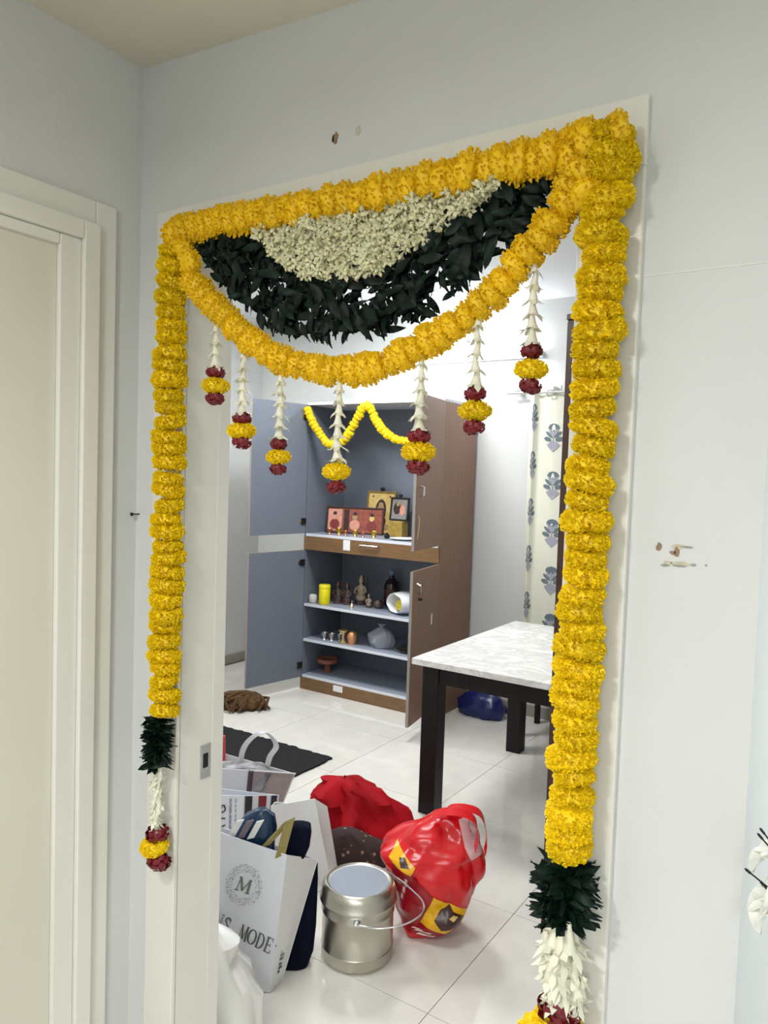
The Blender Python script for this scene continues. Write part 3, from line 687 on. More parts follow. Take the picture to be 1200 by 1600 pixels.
# ------------------------------------------------------------------ curtain on the back wall
CUR = mat('curtain_cream', (226, 226, 208), .8, bump=.1, bscale=200)
MO1 = mat('print_teal_grey', (104, 118, 124), .8); MO2 = mat('print_violet_grey', (160, 160, 172), .8)
ct = thing('curtain', 'cream curtain printed with grey flower motifs beside the marble table', 'curtain', (-1.55, 4.69, 2.2))
g = lambda x, c, s: math.exp(-((x-c)/s)**2)
cy = lambda x: 4.712-.030*g(x, -1.79, .085)-.045*g(x, -1.925, .022)-.03*g(x, -1.58, .07)-.035*g(x, -1.4, .06)-.03*g(x, -1.25, .05)
lean = lambda z: .045*(2.2-z)/1.5
part('panel', MB().grid(lambda u, v: (-1.965+.80*u, cy(-1.965+.80*u),   .45+1.72*v), 90, 6, .0015), CUR, ct, True)
def motif(cx, cz, s=1., c1=MO1, c2=MO2):
    B = MB(); pt = lambda p, k: (cx+p[0]*s, cy(cx+p[0]*s)-.0022-.0003*k, cz+p[1]*1.12)
    def el(x, z, a, b_, an, n=10): c_, s_ = math.cos(an), math.sin(an); return [(x+a*math.cos(q)*c_-b_*math.sin(q)*s_, z+a*math.cos(q)*s_+b_*math.sin(q)*c_) for q in [2*math.pi*k/n for k in range(n)]]
    shapes = [(1, [(-.006, -.05), (.006, -.05), (.005, .05), (-.005, .05)]), (0, [(-.040, .062), (-.030, .044), (0, .036), (.030, .044), (.040, .062), (.026, .078), (0, .084), (-.026, .078)]),
              (0, el(-.030, .020, .030, .010, 2.5)), (0, el(.030, .020, .030, .010, .64)), (0, el(-.040, -.006, .028, .013, 2.9)), (0, el(.040, -.006, .028, .013, .24)),
              (1, el(-.020, .036, .020, .008, 2.1)), (1, el(.020, .036, .020, .008, 1.04)), (1, [(-.046, -.038), (-.020, -.022), (0, -.018), (.020, -.022), (.046, -.038), (.026, -.060), (0, -.080), (-.026, -.060)])]
    for k, (ci, pts) in enumerate(shapes):
        f = B.b.faces.new([B.b.verts.new(pt(p, k)) for p in pts]); f.material_index = ci
    o = part('floral_motif', B, c1, ct); o.data.materials.append(c2); o['kind'] = 'stuff'
for k in range(5): motif(-1.785+.008*k, 1.87-.31*k)
for k in range(5): motif(-1.917, 2.0-.31*k, .28); motif(-1.58, 2.02-.31*k); motif(-1.40, 1.87-.31*k)
t = thing('curtain_rod', 'thin white curtain rod with ring bracket high on the back wall', 'rod', (-1.6, 4.65, 2.165))
part('rod', MB().tube([(-2.11, 4.655, 2.165), (-1.15, 4.655, 2.165)], .008, 10), mat('rod_white', (190, 190, 188), .4), t, True)
for x in (-2.05, -1.80, -1.2):
    part('bracket', MB().box((x-.014, 4.648, 2.176), (x+.014, YB, 2.205), .003).box((x-.03, YB-.006, 2.16), (x+.03, YB, 2.22), .002), WHITEP, t)
part('curtain_ring', MB().tube([(-1.81+.022*math.cos(a*.524), 4.652, 2.158+.022*math.sin(a*.524)) for a in range(13)], .004, 6, False), CHROME, t, True)

# ------------------------------------------------------------------ marble table, stool, wardrobe, blue bag, rug
def marble():
    m = mat('white_marble', (226, 224, 220), .22); nt = m.node_tree; b = nt.nodes['Principled BSDF']
    tc = nt.nodes.new('ShaderNodeTexCoord'); mp = nt.nodes.new('ShaderNodeMapping'); mp.inputs['Rotation'].default_value = (0, 0, .5); mp.inputs['Scale'].default_value = (1, 1.8, 1)
    n = nt.nodes.new('ShaderNodeTexNoise'); n.inputs['Scale'].default_value = 4.5; n.inputs['Detail'].default_value = 9; n.inputs['Distortion'].default_value = 1.6; n.inputs['Roughness'].default_value = .62
    r = nt.nodes.new('ShaderNodeValToRGB'); e = r.color_ramp.elements
    e[0].position = .36; e[0].color = (*lin((238, 237, 234)), 1); e[1].position = .60; e[1].color = (*lin((236, 235, 232)), 1)
    q = r.color_ramp.elements.new(.47); q.color = (*lin((206, 203, 198)), 1); q = r.color_ramp.elements.new(.52); q.color = (*lin((222, 220, 216)), 1)
    nt.links.new(tc.outputs['Object'], mp.inputs[0]); nt.links.new(mp.outputs[0], n.inputs['Vector']); nt.links.new(n.outputs[0], r.inputs[0]); nt.links.new(r.outputs[0], b.inputs['Base Color']); return m
MAB = marble()
t = thing('dining_table', 'dining table with white veined marble top and square dark legs', 'table', (-1.37, 3.61, 0))
tx0, tx1, ty0, ty1 = -1.795, -.95, 3.005, 4.205
part('tabletop', MB().box((tx0, ty0, .712), (tx1, ty1, .742), .003), MAB, t)
for lo, hi in (((tx0+.05, ty0+.04, .63), (tx1-.05, ty0+.062, .712)), ((tx0+.05, ty1-.102, .63), (tx1-.05, ty1-.08, .712)), ((tx0+.05, ty0+.062, .63), (tx0+.072, ty1-.102, .712)), ((tx1-.072, ty0+.062, .63), (tx1-.05, ty1-.102, .712))):
    part('apron', MB().box(lo, hi, .002), DARKW, t)
for x in (tx0+.045, tx1-.13):
    for y in (ty0+.03, ty1-.165): part('leg', MB().box((x, y, 0), (x+.085, y+.085, .712), .004), DARKW, t)
t = thing('wooden_stool', 'dark wooden stool behind the marble table, one thin leg showing below it', 'stool', (-1.63, 4.46, 0))
part('seat', MB().box((-1.81, 4.30, .42), (-1.45, 4.655, .45), .006), DARKW, t)
for x in (-1.81, -1.48):
    for y in (4.30, 4.62): part('leg', MB().box((x, y, 0), (x+.03, y+.035, .42), .003), DARKW, t)
t = thing('wardrobe', 'tall dark brown wooden wardrobe, only its edge showing left of the right garland', 'wardrobe', (-.58, 2.65, 0))
part('body', MB().box((-.895, 2.43, .03), (-.26, 2.9, 2.13), .003), BROWNW, t)
part('plinth', MB().box((-.872, 2.45, 0), (-.28, 2.88, .03)), DARKW, t)
part('cornice', MB().box((-.897, 2.425, 2.13), (-.258, 2.9, 2.15), .003), BROWNW, t)
for a, b in ((-.89, -.582), (-.578, -.27)): part('door', MB().box((a, 2.414, .06), (b, 2.43, 2.12), .003), BROWNW, t)
BLUEP = mat('navy_blue_plastic', (22, 34, 92), .25, var=.2, vscale=20)
tag(MB().loft([(0, -.15, .14, -.09, .09), (.04, -.175, .165, -.10, .10), (.09, -.165, .16, -.10, .09), (.14, -.12, .13, -.07, .06), (.17, -.05, .06, -.03, .03)], 34, 2.3, .03, 11, 4).build('plastic_bag', BLUEP, None, True, loc=(-2.15, 4.55, 0)), 'dark blue plastic bag on the floor beside the cupboard, seen under the table', 'bag')
def rug():
    m = MB(); random.seed(3)
    xs = [(-3.5+1.03*k/40, 2.915+random.uniform(-.006, .006)) for k in range(41)] + [(-2.47+random.uniform(-.006, .006), 2.915+.39*k/16) for k in range(1, 17)] + [(-2.47-1.03*k/40, 3.305+random.uniform(-.008, .008)) for k in range(1, 41)] + [(-3.5, 3.305-.39*k/16) for k in range(1, 16)]
    return m.prism([(x, y, .012) for x, y in xs], (0, 0, -.011))
tag(struct('door_mat', rug(), mat('black_pile', (15, 15, 17), .95, var=.4, vscale=120, bump=.6, bscale=160)), 'black rectangular floor mat lying on the white tiles', 'mat')['kind'] = 'thing'

# ------------------------------------------------------------------ bags, bucket and cloths on the floor
RV = YAW
def rag():
    t = thing('rag', 'shaggy dark brown rag on the tiles before the open left cupboard doors', 'rag', (-3.47, 3.66, 0), RV)
    m = mat('shaggy_brown', (82, 58, 30), .95, var=.5, vscale=60, bump=.5, bscale=80)
    MB().loft([(0, -.24, .12, -.07, .07), (.03, -.25, .135, -.085, .08), (.07, -.22, .12, -.07, .06), (.10, -.15, .10, -.04, .04), (.118, -.03, .07, -.02, .02)], 40, 2.1, .035, 16, 2).build('cloth', m, t, True)
    random.seed(5)
    for k in range(26):
        x = random.uniform(-.22, .12); y = random.uniform(-.07, .05)
        MB().tube([(x, y, .06+random.uniform(0, .03)), (x+random.uniform(-.03, .04), y-.03, .075+random.uniform(-.02, .02)), (x+random.uniform(-.04, .06), y-.075, .012)], [.012, .012, .006], 6).build('strand', m, t, True)
    MB().tube([(.10, 0, .04), (.14, -.02, .03), (.17, -.03, .012)], [.014, .012, .007], 7).build('strand', m, t, True)
rag()

def bucket():
    t = thing('steel_milk_can', 'shiny steel lidded can with wire handle between the white and red bags', 'can', (-1.371, 2.005, 0), RV)
    MB().lathe([(0, .004), (.095, .004), (.108, .0), (.115, .008), (.1185, .02), (.1185, .046), (.1205, .049), (.1185, .052), (.1185, .160), (.1215, .164), (.1215, .168), (.1190, .172), (.1195, .208), (0, .208)], n=48).build('body', STEEL, t, True, 50)
    LIDM = mat('satin_lid_steel', (134, 140, 148), .6, 1)
    lid = MB().lathe([(.1195, .196), (.1245, .196), (.1285, .200), (.1285, .205), (.125, .209), (.124, .232), (.119, .246), (.110, .2545), (.1075, .2555), (.105, .2520), (.098, .250)], n=48).build('lid', STEEL, t, True, 50)
    MB().lathe([(.0985, .246), (.0985, .2503), (0, .2500)], n=48).build('lid_plate', LIDM, lid, True, 50)
    for s in (-1, 1):
        MB().box((-.020, s*.119-.004, .188), (.020, s*.119+.004, .2), .002).lathe([(0, -.004), (.010, -.004), (.012, 0), (.008, .006), (0, .007)], (0, s*.121, .178), 14, Matrix.Rotation(R(90 if s < 0 else -90), 3, 'X').to_quaternion()).build('lug', CHROME, t, True)
    MB().tube([q for q, _ in catmull([(0, -.131, .178), (.07, -.150, .182), (.15, -.140, .192), (.205, -.100, .204), (.212, -.055, .216), (.175, -.012, .232), (.13, .03, .246), (.09, .085, .24), (.045, .122, .212), (0, .131, .178)], .010)], .0028, 8).build('handle', CHROME, t, True)
bucket()

from mathutils.bvhtree import BVHTree
def decal(name, poly, host, m, parent, off=.0022, sub=3):
    bt = BVHTree.FromPolygons([v.co.copy() for v in host.data.vertices], [tuple(p.vertices) for p in host.data.polygons])
    B = MB(); b = B.b; c = Vector((sum(p[0] for p in poly)/len(poly), sum(p[1] for p in poly)/len(poly)))
    cv = b.verts.new((c.x, 0, c.y)); rim = [b.verts.new((p[0], 0, p[1])) for p in poly]
    for i in range(len(rim)): b.faces.new((cv, rim[i], rim[(i+1) % len(rim)]))
    for _ in range(sub): bmesh.ops.subdivide_edges(b, edges=b.edges[:], cuts=1, use_grid_fill=True)
    kill = []
    for v in b.verts:
        hit = bt.ray_cast(Vector((v.co.x, -1, v.co.z)), Vector((0, 1, 0)))
        if hit[0]: v.co = hit[0]+Vector((0, -off, 0))
        else: kill.append(v)
    bmesh.ops.delete(b, geom=kill, context='VERTS')
    return B.build(name, m, parent, True)
REDP = mat('red_plastic', (208, 10, 22), .24, var=.06, vscale=8, spec=.6); MARP = mat('maroon_plastic_print', (150, 10, 26), .2); YELP = mat('yellow_print', (232, 176, 20), .25)
BRNP = mat('dark_brown_print', (58, 28, 22), .3); WHT = mat('white_print', (222, 190, 186), .4)
def red_bag():
    t = thing('plastic_bag', 'glossy red carrier bag with yellow panels, right of the steel can', 'bag', (-1.258, 2.239, 0), RV)
    rows = [(.002, -.055, .075, -.05, .09), (.03, -.07, .12, -.07, .12), (.09, -.085, .172, -.09, .14), (.15, -.10, .19, -.10, .15), (.21, -.12, .205, -.10, .15), (.265, -.148, .216, -.105, .14), (.30, -.145, .216, -.085, .13), (.335, -.105, .208, -.06, .115), (.37, -.06, .198, -.035, .10), (.40, -.01, .188, -.012, .085), (.425, .03, .175, .01, .07), (.44, .07, .15, .02, .05)]
    rows = [(h*.965, l-.006, r-.008, max(a_, -.088), b_) for h, l, r, a_, b_ in rows]
    fine = []
    for a, b in zip(rows, rows[1:]):
        for k in range(4): fine.append(tuple(p+(q-p)*k/4 for p, q in zip(a, b)))
    fine.append(rows[-1])
    body = MB().loft(fine, 120, 2.5, .030, 7.5, 7).build('bag_body', REDP, t, True, 75)
    decal('printed_panel', [(-.11, .30), (-.12, .12), (-.09, .04), (.05, .012), (.12, .04), (.165, .095), (.10, .12), (.02, .19), (-.04, .24)], body, MARP, t, .0018, 4)
    decal('printed_panel', [(.03, .185), (.158, .108), (.145, .085), (.075, .045), (-.01, .075)], body, YELP, t, .0032, 4)
    decal('printed_emblem', [(.035, .098), (.055, .128), (.085, .150), (.10, .125), (.14, .098), (.115, .072), (.06, .062)], body, BRNP, t, .0044, 3)
    decal('printed_emblem', [(.085, .108), (.10, .116), (.118, .106), (.10, .098)], body, GOLDP, t, .0054, 2)
    decal('printed_panel', [(-.095, .325), (-.035, .275), (-.05, .245), (-.10, .272), (-.125, .292)], body, YELP, t, .0032, 4)
    decal('printed_emblem', [(-.09, .298), (-.07, .300), (-.055, .272), (-.085, .272)], body, BRNP, t, .0044, 3)
    for x, z, wx, wz in ((-.065, .215, .006, .02), (-.07, .185, .005, .014), (-.075, .16, .004, .012), (.0, .045, .03, .004), (.01, .034, .034, .004), (-.02, .050, .02, .003)):
        decal('printed_dash', [(x-wx, z-wz*.6), (x+wx*.7, z-wz), (x+wx, z+wz*.6), (x-wx*.6, z+wz)], body, WHT, t, .0044, 1)
    decal('pale_handle_film', [(.115, .405), (.15, .415), (.185, .39), (.198, .30), (.16, .285), (.135, .33)], body, mat('pale_pink_film', (222, 178, 180), .15), t, .003, 4)
    for p in ([(.07, .02, .43), (.09, 0, .455), (.14, -.005, .458), (.185, .0, .44), (.208, .01, .39), (.214, .01, .33), (.206, .0, .29)], [(.02, .0, .42), (.06, -.02, .45), (.12, -.03, .452), (.165, -.035, .43), (.175, -.04, .38), (.165, -.05, .33)]):
        pts = [q for q, _ in catmull(p, .012)]
        def ribbon(u, v):
            q = pts[min(int(round(u*(len(pts)-1))), len(pts)-1)]; return q+Vector((0, -.025+(v-.5)*.03, .004+(v-.5)*.014))
        MB().grid(ribbon, len(pts)-1, 2, .002).build('handle', REDP, t, True)
red_bag()

PAPER = mat('white_paper', (222, 224, 230), .5, var=.02, vscale=10, bump=.1, bscale=14); PAPER2 = mat('ivory_paper', (224, 224, 222), .55, bump=.1, bscale=14)
def quadwall(P00, P10, P11, P01, bul=0., seed=0, nu=8, nv=8):
    a, b, c, d = map(Vector, (P00, P10, P11, P01)); nn = (b-a).cross(d-a).normalized()
    def f(u, v):
        p = a*(1-u)*(1-v)+b*u*(1-v)+c*u*v+d*(1-u)*v
        return p + nn*(bul*math.sin(math.pi*u)*math.sin(math.pi*v) + .3*abs(bul)*noise.noise(p*14+Vector((seed, 0, 0)))*math.sin(math.pi*u)*math.sin(math.pi*min(v, 1)))
    return f
def open_bag(t, base, rim, m, name='bag_body', th=.0025, buls=(0, .006, .008, .006), mats=None):
    """base and rim: four corners each, front-left, front-right, back-right, back-left"""
    for k in range(4):
        j = (k+1) % 4
        MB().grid(quadwall(base[k], base[j], rim[j], rim[k], buls[k], k), 10, 10, th).build(('front_panel', 'side_panel', 'back_panel', 'side_panel')[k], (mats or [m]*4)[k], t, True)
    MB().grid(quadwall(base[0], base[1], base[2], base[3]), 2, 2, th).build('bottom_panel', m, t)
# serif letters drawn as thick and thin strokes on a 1 x 1 cell: (x0,y0,x1,y1,width)
GLY = {'N': [(.15, 0, .15, 1, .06), (.85, 0, .85, 1, .06), (.15, 1, .85, 0, .17), (.02, 0, .28, 0, .05), (.72, 1, .98, 1, .05), (.02, 1, .2, 1, .05)],
       'M': [(.12, 0, .18, 1, .06), (.88, 0, .82, 1, .17), (.18, 1, .5, .1, .15), (.5, .1, .82, 1, .06), (0, 0, .25, 0, .05), (.75, 0, 1, 0, .05), (.06, 1, .2, 1, .05), (.8, 1, .95, 1, .05)],
       'E': [(.25, 0, .25, 1, .18), (.1, 0, .85, 0, .06), (.1, 1, .82, 1, .06), (.25, .5, .65, .5, .06), (.85, 0, .85, .2, .06), (.82, 1, .82, .8, .06), (.65, .4, .65, .6, .05)],
       'D': [(.22, 0, .22, 1, .18), (.1, 0, .5, 0, .06), (.1, 1, .5, 1, .06)] + [(.45+.42*math.cos(a), .5+.5*math.sin(a), .45+.42*math.cos(a+.4), .5+.5*math.sin(a+.4), .06+.12*max(0, math.cos(a+.2))) for a in [-1.57+.4*k for k in range(8)]],
       'O': [(.5+.44*math.cos(a), .5+.5*math.sin(a), .5+.44*math.cos(a+.4), .5+.5*math.sin(a+.4), .05+.13*abs(math.cos(a+.2))) for a in [.3926*k for k in range(16)]],
       'S': [(.78, .95, .78, .72, .06), (.22, .05, .22, .28, .06)] + [(a, b, c, d, .13) for a, b, c, d in ((.75, .85, .55, .98), (.55, .98, .3, .9), (.3, .9, .25, .72), (.25, .72, .5, .53), (.5, .53, .75, .36), (.75, .36, .75, .15), (.75, .15, .5, .02), (.5, .02, .25, .12))],
       'K': [(.2, 0, .2, 1, .13), (.2, .45, .8, 1, .09), (.4, .62, .85, 0, .13)], 'I': [(.5, 0, .5, 1, .14)],
       'G': [(.5+.42*math.cos(a), .5+.5*math.sin(a), .5+.42*math.cos(a+.4), .5+.5*math.sin(a+.4), .13) for a in [.75+.4*k for k in range(12)]] + [(.9, .42, .9, .05, .12), (.6, .42, .92, .42, .1)]}
def letters(txt, org, dx, dz, h, wd, adv, y=-.003):
    """flat stroke letters in the local XZ plane; dx, dz are unit directions of the line and of the letter height"""
    dx, dz = Vector(dx), Vector(dz); out = []
    for k, ch in enumerate(txt):
        if ch == ' ': continue
        B = MB(); out.append(B)
        for (a, b, c, d, wt) in GLY[ch]:
            p = Vector((a*wd, b*h)); q = Vector((c*wd, d*h)); l = q-p
            if l.length < 1e-6: continue
            n = Vector((-l.y, l.x)).normalized()*wt*wd*.5; e = l.normalized()*.02*wd
            P3 = [Vector(org)+dx*(k*adv+v.x)+dz*v.y for v in (p-e+n, p-e-n, q+e-n, q+e+n)]
            B.prism([(v.x, y, v.z) for v in P3], (0, .0012, 0))
    return out
INK = mat('sage_grey_ink', (112, 118, 106), .5); INKB = mat('charcoal_ink', (40, 38, 42), .5); INKR = mat('dark_red_ink', (128, 32, 44), .5)
def mode_bag():
    t = thing('carrier_bag', 'white paper carrier bag with round monogram, leaning, stuffed with navy clothes', 'bag', (-1.474, 1.693, 0), RV)
    base = [(-.36, 0, .055), (0, 0, .004), (.031, .065, .003), (-.33, .09, .05)]
    rim = [(-.40, 0, .572), (.04, 0, .436), (.1245, .14, .352), (-.38, .15, .50)]
    open_bag(t, base, rim, PAPER, buls=(0, .004, .004, 0), mats=[PAPER, PAPER2, PAPER, PAPER])
    ca, ch = -.088, .338; dx = (math.cos(R(-18)), 0, math.sin(R(-18))); dz = (-dx[2], 0, dx[0])
    letters('M', Vector((ca, 0, ch))-Vector(dx)*.023-Vector(dz)*.021, dx, dz, .042, .046, .05)[0].build('printed_monogram', INK, t)
    ring = MB(); random.seed(9)
    for rad, n in ((.040, 34), (.046, 38), (.052, 42), (.058, 44)):
        for k in range(n):
            a = 2*math.pi*k/n+random.uniform(-.05, .05); r_ = rad*random.uniform(.96, 1.04); s = random.uniform(.0014, .0026)
            c = Vector((ca+r_*.95*math.cos(a), 0, ch+r_*1.08*math.sin(a)))
            ring.prism([(c.x+s*math.cos(q), -.003, c.z+s*math.sin(q)) for q in (a, a+1.6, a+3.1, a+4.7)], (0, .001, 0))
    o = ring.build('printed_wreath', mat('pale_grey_ink', (166, 168, 164), .5), t); o['kind'] = 'stuff'
    dx = (math.cos(R(-25)), 0, math.sin(R(-25))); dz = (math.sin(R(17)), 0, math.cos(R(17)))
    for q in letters('NS MODE', (-.182, 0, .209), dx, dz, .046, .0275, .0285): q.build('letter', mat('deep_sage_ink', (78, 84, 74), .5), t)
    MB().prism([(.012, -.003, .150), (.016, -.003, .150), (.016, -.003, .154), (.012, -.003, .154)], (0, .001, 0)).build('printed_mark', INK, t)
    side = [Vector((.0, 0, .004)), Vector((.031, .065, .003)), Vector((.1245, .14, .352)), Vector((.04, 0, .436))]
    B = MB()
    for v, s in ((.28, .012), (.25, .009), (.22, .010), (.18, .008), (.15, .010), (.12, .006)):
        for dv in (-.012, .0):
            f = lambda u, w_: side[0]*(1-u)*(1-w_)+side[1]*u*(1-w_)+side[2]*u*w_+side[3]*(1-u)*w_
            n = (side[1]-side[0]).cross(side[3]-side[0]).normalized()
            q = [f(.30, v+dv)+n*.003, f(.30+s*28*random.uniform(.6, 1), v+dv)+n*.003, f(.30+s*24, v+dv+.008)+n*.003, f(.30, v+dv+.008)+n*.003]
            B.poly(q)
    B.build('printed_mark', INKB, t)
    NAVY = mat('navy_cloth', (9, 13, 30), .85, var=.3, vscale=20, spec=.1); NAVYS = mat('blue_satin', (22, 52, 82), .25, var=.3, vscale=14); OLV = mat('olive_webbing', (146, 132, 76), .7, var=.12, vscale=60)
    c1 = thing('folded_garment', 'shiny dark blue satin garment sticking out of the monogram bag', 'garment', (-1.474, 1.693, 0), RV)
    MB().loft([(.30, -.16, -.0, .025, .095), (.44, -.15, .0, .02, .10), (.49, -.13, -.0, .03, .095), (.53, -.09, -.01, .04, .09), (.548, -.06, -.03, .05, .08)], 36, 2.4, .022, 12, 3).build('cloth', NAVYS, c1, True)
    for k in range(3):
        x = -.115+.03*k
        MB().grid(lambda u, v: (x+.022*v-.03*(1-u), .015-.01*u, .475+.06*u+.006*v), 4, 1, .004).build('white_stripe' if k != 1 else 'grey_stripe', WHITEP if k != 1 else mat('stripe_grey', (120, 108, 116), .6), c1)
    c2 = tag(MB().loft([(.30, .015, .05, .06, .11), (.36, .015, .078, .06, .125), (.42, .015, .098, .055, .13), (.46, .02, .105, .055, .13), (.485, .03, .10, .065, .125), (.492, .045, .085, .075, .115)], 32, 3, .010, 10, 8).build('folded_garment', NAVY, None, True, loc=(-1.474, 1.693, 0)), 'dark navy folded cloth at the right corner of the monogram bag', 'garment'); c2.rotation_euler = (0, 0, RV)
    c3 = tag(MB().grid(lambda u, v: Vector((-.045, .012, .448)).lerp(Vector((.03, .012, .535)), min(u*2, 1))*(1 if u < .5 else 0)+(Vector((.03, .008, .535)).lerp(Vector((.005, -.004, .425)), u*2-1) if u >= .5 else Vector())+Vector((.030*v, .006*v, .012*v)), 12, 2, .004).build('strap', OLV, None, True, loc=(-1.474, 1.693, 0)), 'folded olive webbing strap lying on the navy clothes in the bag', 'strap'); c3.rotation_euler = (0, 0, RV)
    c4 = tag(MB().loft([(.002, .0, .105, .10, .19), (.05, -.01, .118, .105, .2), (.12, .0, .122, .12, .2), (.2, .02, .125, .14, .21), (.27, .04, .126, .155, .215), (.31, .06, .122, .165, .215)], 28, 2.6, .010, 9, 4).build('cloth_bundle', NAVY, None, True, loc=(-1.474, 1.693, 0)), 'dark navy cloth bundle on the floor between the monogram bag and the steel can', 'cloth'); c4.rotation_euler = (0, 0, RV)
mode_bag()
FILM = mat('white_plastic_film', (242, 241, 236), .35, var=.02, vscale=12, sss=.3)
o = tag(MB().loft([(.002, -.24, .02, -.08, .09), (.04, -.26, .04, -.1, .11), (.09, -.265, .043, -.105, .115), (.15, -.26, .030, -.10, .11), (.20, -.255, .008, -.095, .10), (.26, -.25, -.03, -.08, .09), (.31, -.235, -.07, -.06, .07), (.345, -.20, -.105, -.03, .05)], 72, 2.2, .046, 8, 12).build('plastic_bag', FILM, None, True, 38, loc=(-1.368, 1.492, 0)), 'white plastic bag on the floor in front of the monogram bag', 'bag'); o.rotation_euler = (0, 0, RV)
def striped_bag():
    t = thing('carrier_bag', 'white paper bag with dark lettering and red and black stripes behind the monogram bag', 'bag', (-2.104, 2.303, 0), RV)
    open_bag(t, [(-.36, -.06, .003), (-.05, -.06, .003), (.06, .05, .003), (-.36, .05, .003)], [(-.37, -.06, .262), (-.045, -.06, .262), (.085, .05, .222), (-.36, .06, .255)], PAPER, buls=(0, .004, .004, 0))
    for q in letters('SKIG', (-.120, -.06, .068), (0, 0, 1), (-1, 0, 0), .036, .036, .040, -.0635): q.build('letter', INKB, t)
    B = MB()
    random.seed(2)
    for x in (-.104, -.099, -.080):
        z = .06
        while z < .245:
            d = random.uniform(.006, .022); B.prism([(x, -.063, z), (x+.004, -.063, z), (x+.004, -.063, min(z+d, .25)), (x, -.063, min(z+d, .25))], (0, .001, 0)); z += d+random.uniform(.002, .008)
    B.build('printed_mark', mat('fine_print_grey', (150, 150, 156), .6), t)
    b0, b1, r1, r0_ = Vector((-.05, -.06, .003)), Vector((.06, .05, .003)), Vector((.085, .05, .222)), Vector((-.045, -.06, .262))
    n = (b1-b0).cross(r0_-b0).normalized()
    F = lambda u, v: b0*(1-u)*(1-v)+b1*u*(1-v)+r1*u*v+r0_*(1-u)*v + n*(.0035+.004*math.sin(math.pi*u)*math.sin(math.pi*v)+.001)
    for u0, u1, m in ((.02, .22, INKB), (.40, .62, INKR), (.76, .93, INKB)):
        MB().grid(lambda u, v: F(u0+(u1-u0)*u, v), 3, 8).build('printed_stripe', m, t, True)
striped_bag()
def tote():
    t = thing('tote_bag', 'pale canvas tote bag with one handle standing up, next to the black mat', 'bag', (-2.261, 2.472, 0), RV)
    C1 = mat('pale_canvas', (214, 214, 216), .8, bump=.15, bscale=160); C2 = mat('grey_beige_canvas', (172, 164, 162), .8, var=.08, vscale=12, bump=.15, bscale=160); C3 = mat('plum_binding', (76, 58, 72), .7)
    base = [(-.35, -.07, .003), (-.04, -.07, .003), (.085, .05, .003), (-.33, .08, .003)]; rim = [(-.37, -.075, .295), (-.02, -.075, .283), (.165, .055, .222), (-.36, .125, .325)]
    open_bag(t, base, rim, C1, th=.004, buls=(.0, -.014, .0, 0), mats=[C1, C2, C1, C1])
    MB().tube([Vector(base[1]).lerp(Vector(rim[1]), k/6)+Vector((.004, -.004, 0)) for k in range(7)], .011, 8).build('seam_binding', C3, t, True)
    MB().tube([Vector(rim[1]).lerp(Vector(rim[2]), k/6) for k in range(7)], .004, 6).build('rim_binding', C1, t, True)
    A = Vector(rim[3]); Bk = Vector(rim[2]); p0 = A.lerp(Bk, .50); p1 = A.lerp(Bk, .73)
    pts = [q for q, _ in catmull([p0+Vector((0, 0, -.05)), p0+Vector((.02, -.01, .05)), p0+Vector((.07, -.03, .115)), (p0+p1)/2+Vector((.065, -.03, .145)), p1+Vector((.05, -.02, .10)), p1+Vector((.02, -.01, .04)), p1+Vector((0, 0, -.05))], .012)]
    MB().grid(lambda u, v: pts[min(int(round(u*(len(pts)-1))), len(pts)-1)]+Vector(((v-.5)*.026, (v-.5)*-.016, 0)), len(pts)-1, 2, .003).build('handle', C1, t, True)
    o = tag(MB().loft([(.10, -.30, .02, -.05, .06), (.20, -.32, .05, -.06, .08), (.25, -.31, .06, -.055, .07), (.275, -.26, .02, -.03, .05)], 30, 2.5, .02, 12, 9).build('folded_garment', mat('grey_print_cloth', (150, 150, 152), .8, var=.6, vscale=18), None, True, loc=(-2.261, 2.472, 0)), 'grey patterned cloth inside the canvas tote bag', 'garment'); o.rotation_euler = (0, 0, RV)
    o = tag(MB().loft([(.18, -.25, -.16, .05, .08), (.30, -.25, -.16, .06, .09), (.375, -.24, -.165, .075, .10)], 16, 4, .006, 12, 9).build('folder', mat('coral_red_card', (190, 60, 70), .5), None, True, loc=(-2.261, 2.472, 0)), 'red card folder poking out of the tote bag next to the door jamb', 'folder'); o.rotation_euler = (0, 0, RV)
tote()
t = thing('paper_bag', 'plain white crumpled paper bag left of the dark red cloth', 'bag', (-1.805, 2.277, 0), RV)
open_bag(t, [(-.13, -.06, .003), (.10, -.06, .003), (.118, .05, .003), (-.12, .05, .003)], [(-.15, -.012, .285), (.022, -.012, .322), (.070, .018, .278), (-.14, .03, .285)], PAPER2, buls=(-.018, -.010, .010, 0))
VELV = mat('dark_red_velvet', (156, 6, 20), .7, var=.25, vscale=6, bump=.2, bscale=20, spec=.15)
o = tag(MB().loft([(.002, -.25, .245, -.14, .14), (.03, -.26, .225, -.15, .15), (.06, -.26, .20, -.14, .14), (.09, -.255, .165, -.13, .13), (.12, -.25, .13, -.12, .12), (.15, -.25, .10, -.10, .11), (.18, -.245, .07, -.08, .10), (.205, -.235, .0, -.06, .08), (.225, -.19, -.04, -.03, .05), (.238, -.14, -.08, 0, .03)], 80, 2.2, .060, 9, 21).build('velvet_cloth', VELV, None, True, loc=(-1.836, 2.74, 0)), 'heap of dark red velvet cloth on the tiles in front of the table leg', 'cloth'); o.rotation_euler = (0, 0, RV)
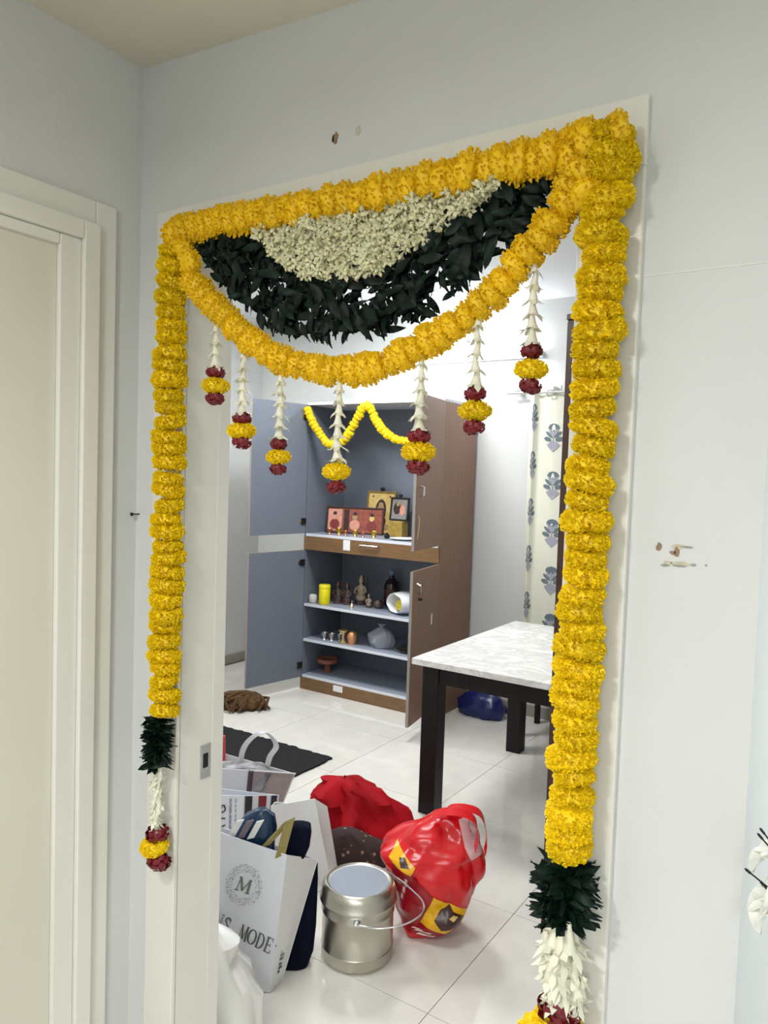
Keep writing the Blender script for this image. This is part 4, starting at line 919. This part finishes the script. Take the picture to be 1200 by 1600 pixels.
def spotted():
    m = mat('spotted_brown', (58, 34, 28), .8); nt = m.node_tree; b = nt.nodes['Principled BSDF']; tc = nt.nodes.new('ShaderNodeTexCoord'); v = nt.nodes.new('ShaderNodeTexVoronoi'); v.inputs['Scale'].default_value = 34
    r = nt.nodes.new('ShaderNodeValToRGB'); r.color_ramp.elements[0].position = .16; r.color_ramp.elements[0].color = (*lin((150, 112, 92)), 1); r.color_ramp.elements[1].position = .26; r.color_ramp.elements[1].color = (*lin((44, 24, 20)), 1)
    nt.links.new(tc.outputs['Object'], v.inputs['Vector']); nt.links.new(v.outputs['Distance'], r.inputs[0]); nt.links.new(r.outputs[0], b.inputs['Base Color']); return m
o = tag(MB().loft([(.002, -.16, .17, -.06, .07), (.03, -.165, .165, -.07, .075), (.06, -.16, .13, -.065, .07), (.09, -.15, .07, -.055, .06), (.12, -.13, .0, -.04, .05), (.138, -.10, -.04, -.01, .03)], 48, 2.2, .025, 10, 31).build('spotted_cloth', spotted(), None, True, loc=(-1.70, 2.50, 0)), 'dark brown cloth with pale spots in front of the red velvet heap', 'cloth'); o.rotation_euler = (0, 0, RV)

# ------------------------------------------------------------------ white flowers in a vase at the right edge
VX, VY = -.015, 1.035
t = thing('plant_stand', 'slim dark round stand under the white flowers at the right edge', 'stand', (VX, VY, 0))
part('top', MB().lathe([(0, .90), (.066, .90), (.070, .904), (.070, .915), (0, .915)], (VX, VY, 0), 28), DARKW, t, True)
for k in range(3):
    a = 2.1*k+.4; part('leg', MB().tube([(VX+.04*math.cos(a), VY+.04*math.sin(a), .90), (VX+.06*math.cos(a), VY+.06*math.sin(a), 0)], .010, 8), DARKW, t, True)
t = thing('flower_vase', 'frosted vase of white flowers with thin dark stamens at the right edge', 'vase', (VX, VY, .915))
part('vase', MB().lathe([(0, .916), (.045, .916), (.060, .94), (.066, .98), (.055, 1.02), (.048, 1.035), (.052, 1.045), (.049, 1.045), (.045, 1.03), (0, .93)], (VX, VY, 0), 28), mat('frosted_white_glass', (222, 226, 234), .22), t, True)
WPET = mat('white_petal', (240, 242, 232), .5, sss=.2)
random.seed(14)
for k, (dx, dy, z) in enumerate(((-.062, -.022, 1.095), (-.060, .0, 1.145), (-.035, -.05, 1.125), (.03, -.03, 1.12), (.0, .03, 1.16), (.05, .02, 1.13))):
    c = Vector((VX+dx, VY+dy, z)); B = MB()
    q = (c-Vector((VX, VY, 1.04))).normalized().to_track_quat('Z', 'Y')
    for j in range(6):
        qa = q @ Matrix.Rotation(j*math.pi/3, 3, 'Z').to_quaternion(); L = .042
        B.grid(lambda u, v: c+qa @ Vector((L*u, (v-.5)*.036*math.sin(math.pi*(.12+.86*u)), .016*u-.02*u*u*u+.04*(v-.5)**2)), 6, 4, .0008)
    fl_ = part('blossom', B, WPET, t, True)
    part('blossom_eye', MB().lathe([(0, 0), (.006, .002), (.005, .008), (0, .010)], c, 10, q), mat('green_yellow_eye', (150, 150, 30), .6), fl_, True)
    part('stem', MB().tube([c, c.lerp(Vector((VX, VY, 1.03)), .6), (VX, VY, .96)], .0022, 6), mat('stem_green', (90, 120, 60), .6), t, True)
for dx, z, dx2, z2 in ((-.094, 1.128, -.068, 1.108), (-.083, 1.175, -.062, 1.150), (-.081, 1.182, -.058, 1.152), (-.078, 1.118, -.072, 1.106), (-.066, 1.15, -.05, 1.14), (-.04, 1.20, -.03, 1.16), (.02, 1.21, .01, 1.16)):
    e = Vector((VX+dx, VY-.03, z)); s_ = Vector((VX+dx2, VY-.02, z2)); B = MB().tube([s_, e], .0011, 5)
    B.lathe([(0, -.006), (.0018, -.003), (.0018, .003), (0, .006)], e, 6, (e-s_).to_track_quat('Z', 'Y'))
    part('stamen', B, mat('stamen_black', (30, 28, 30), .6), t, True)
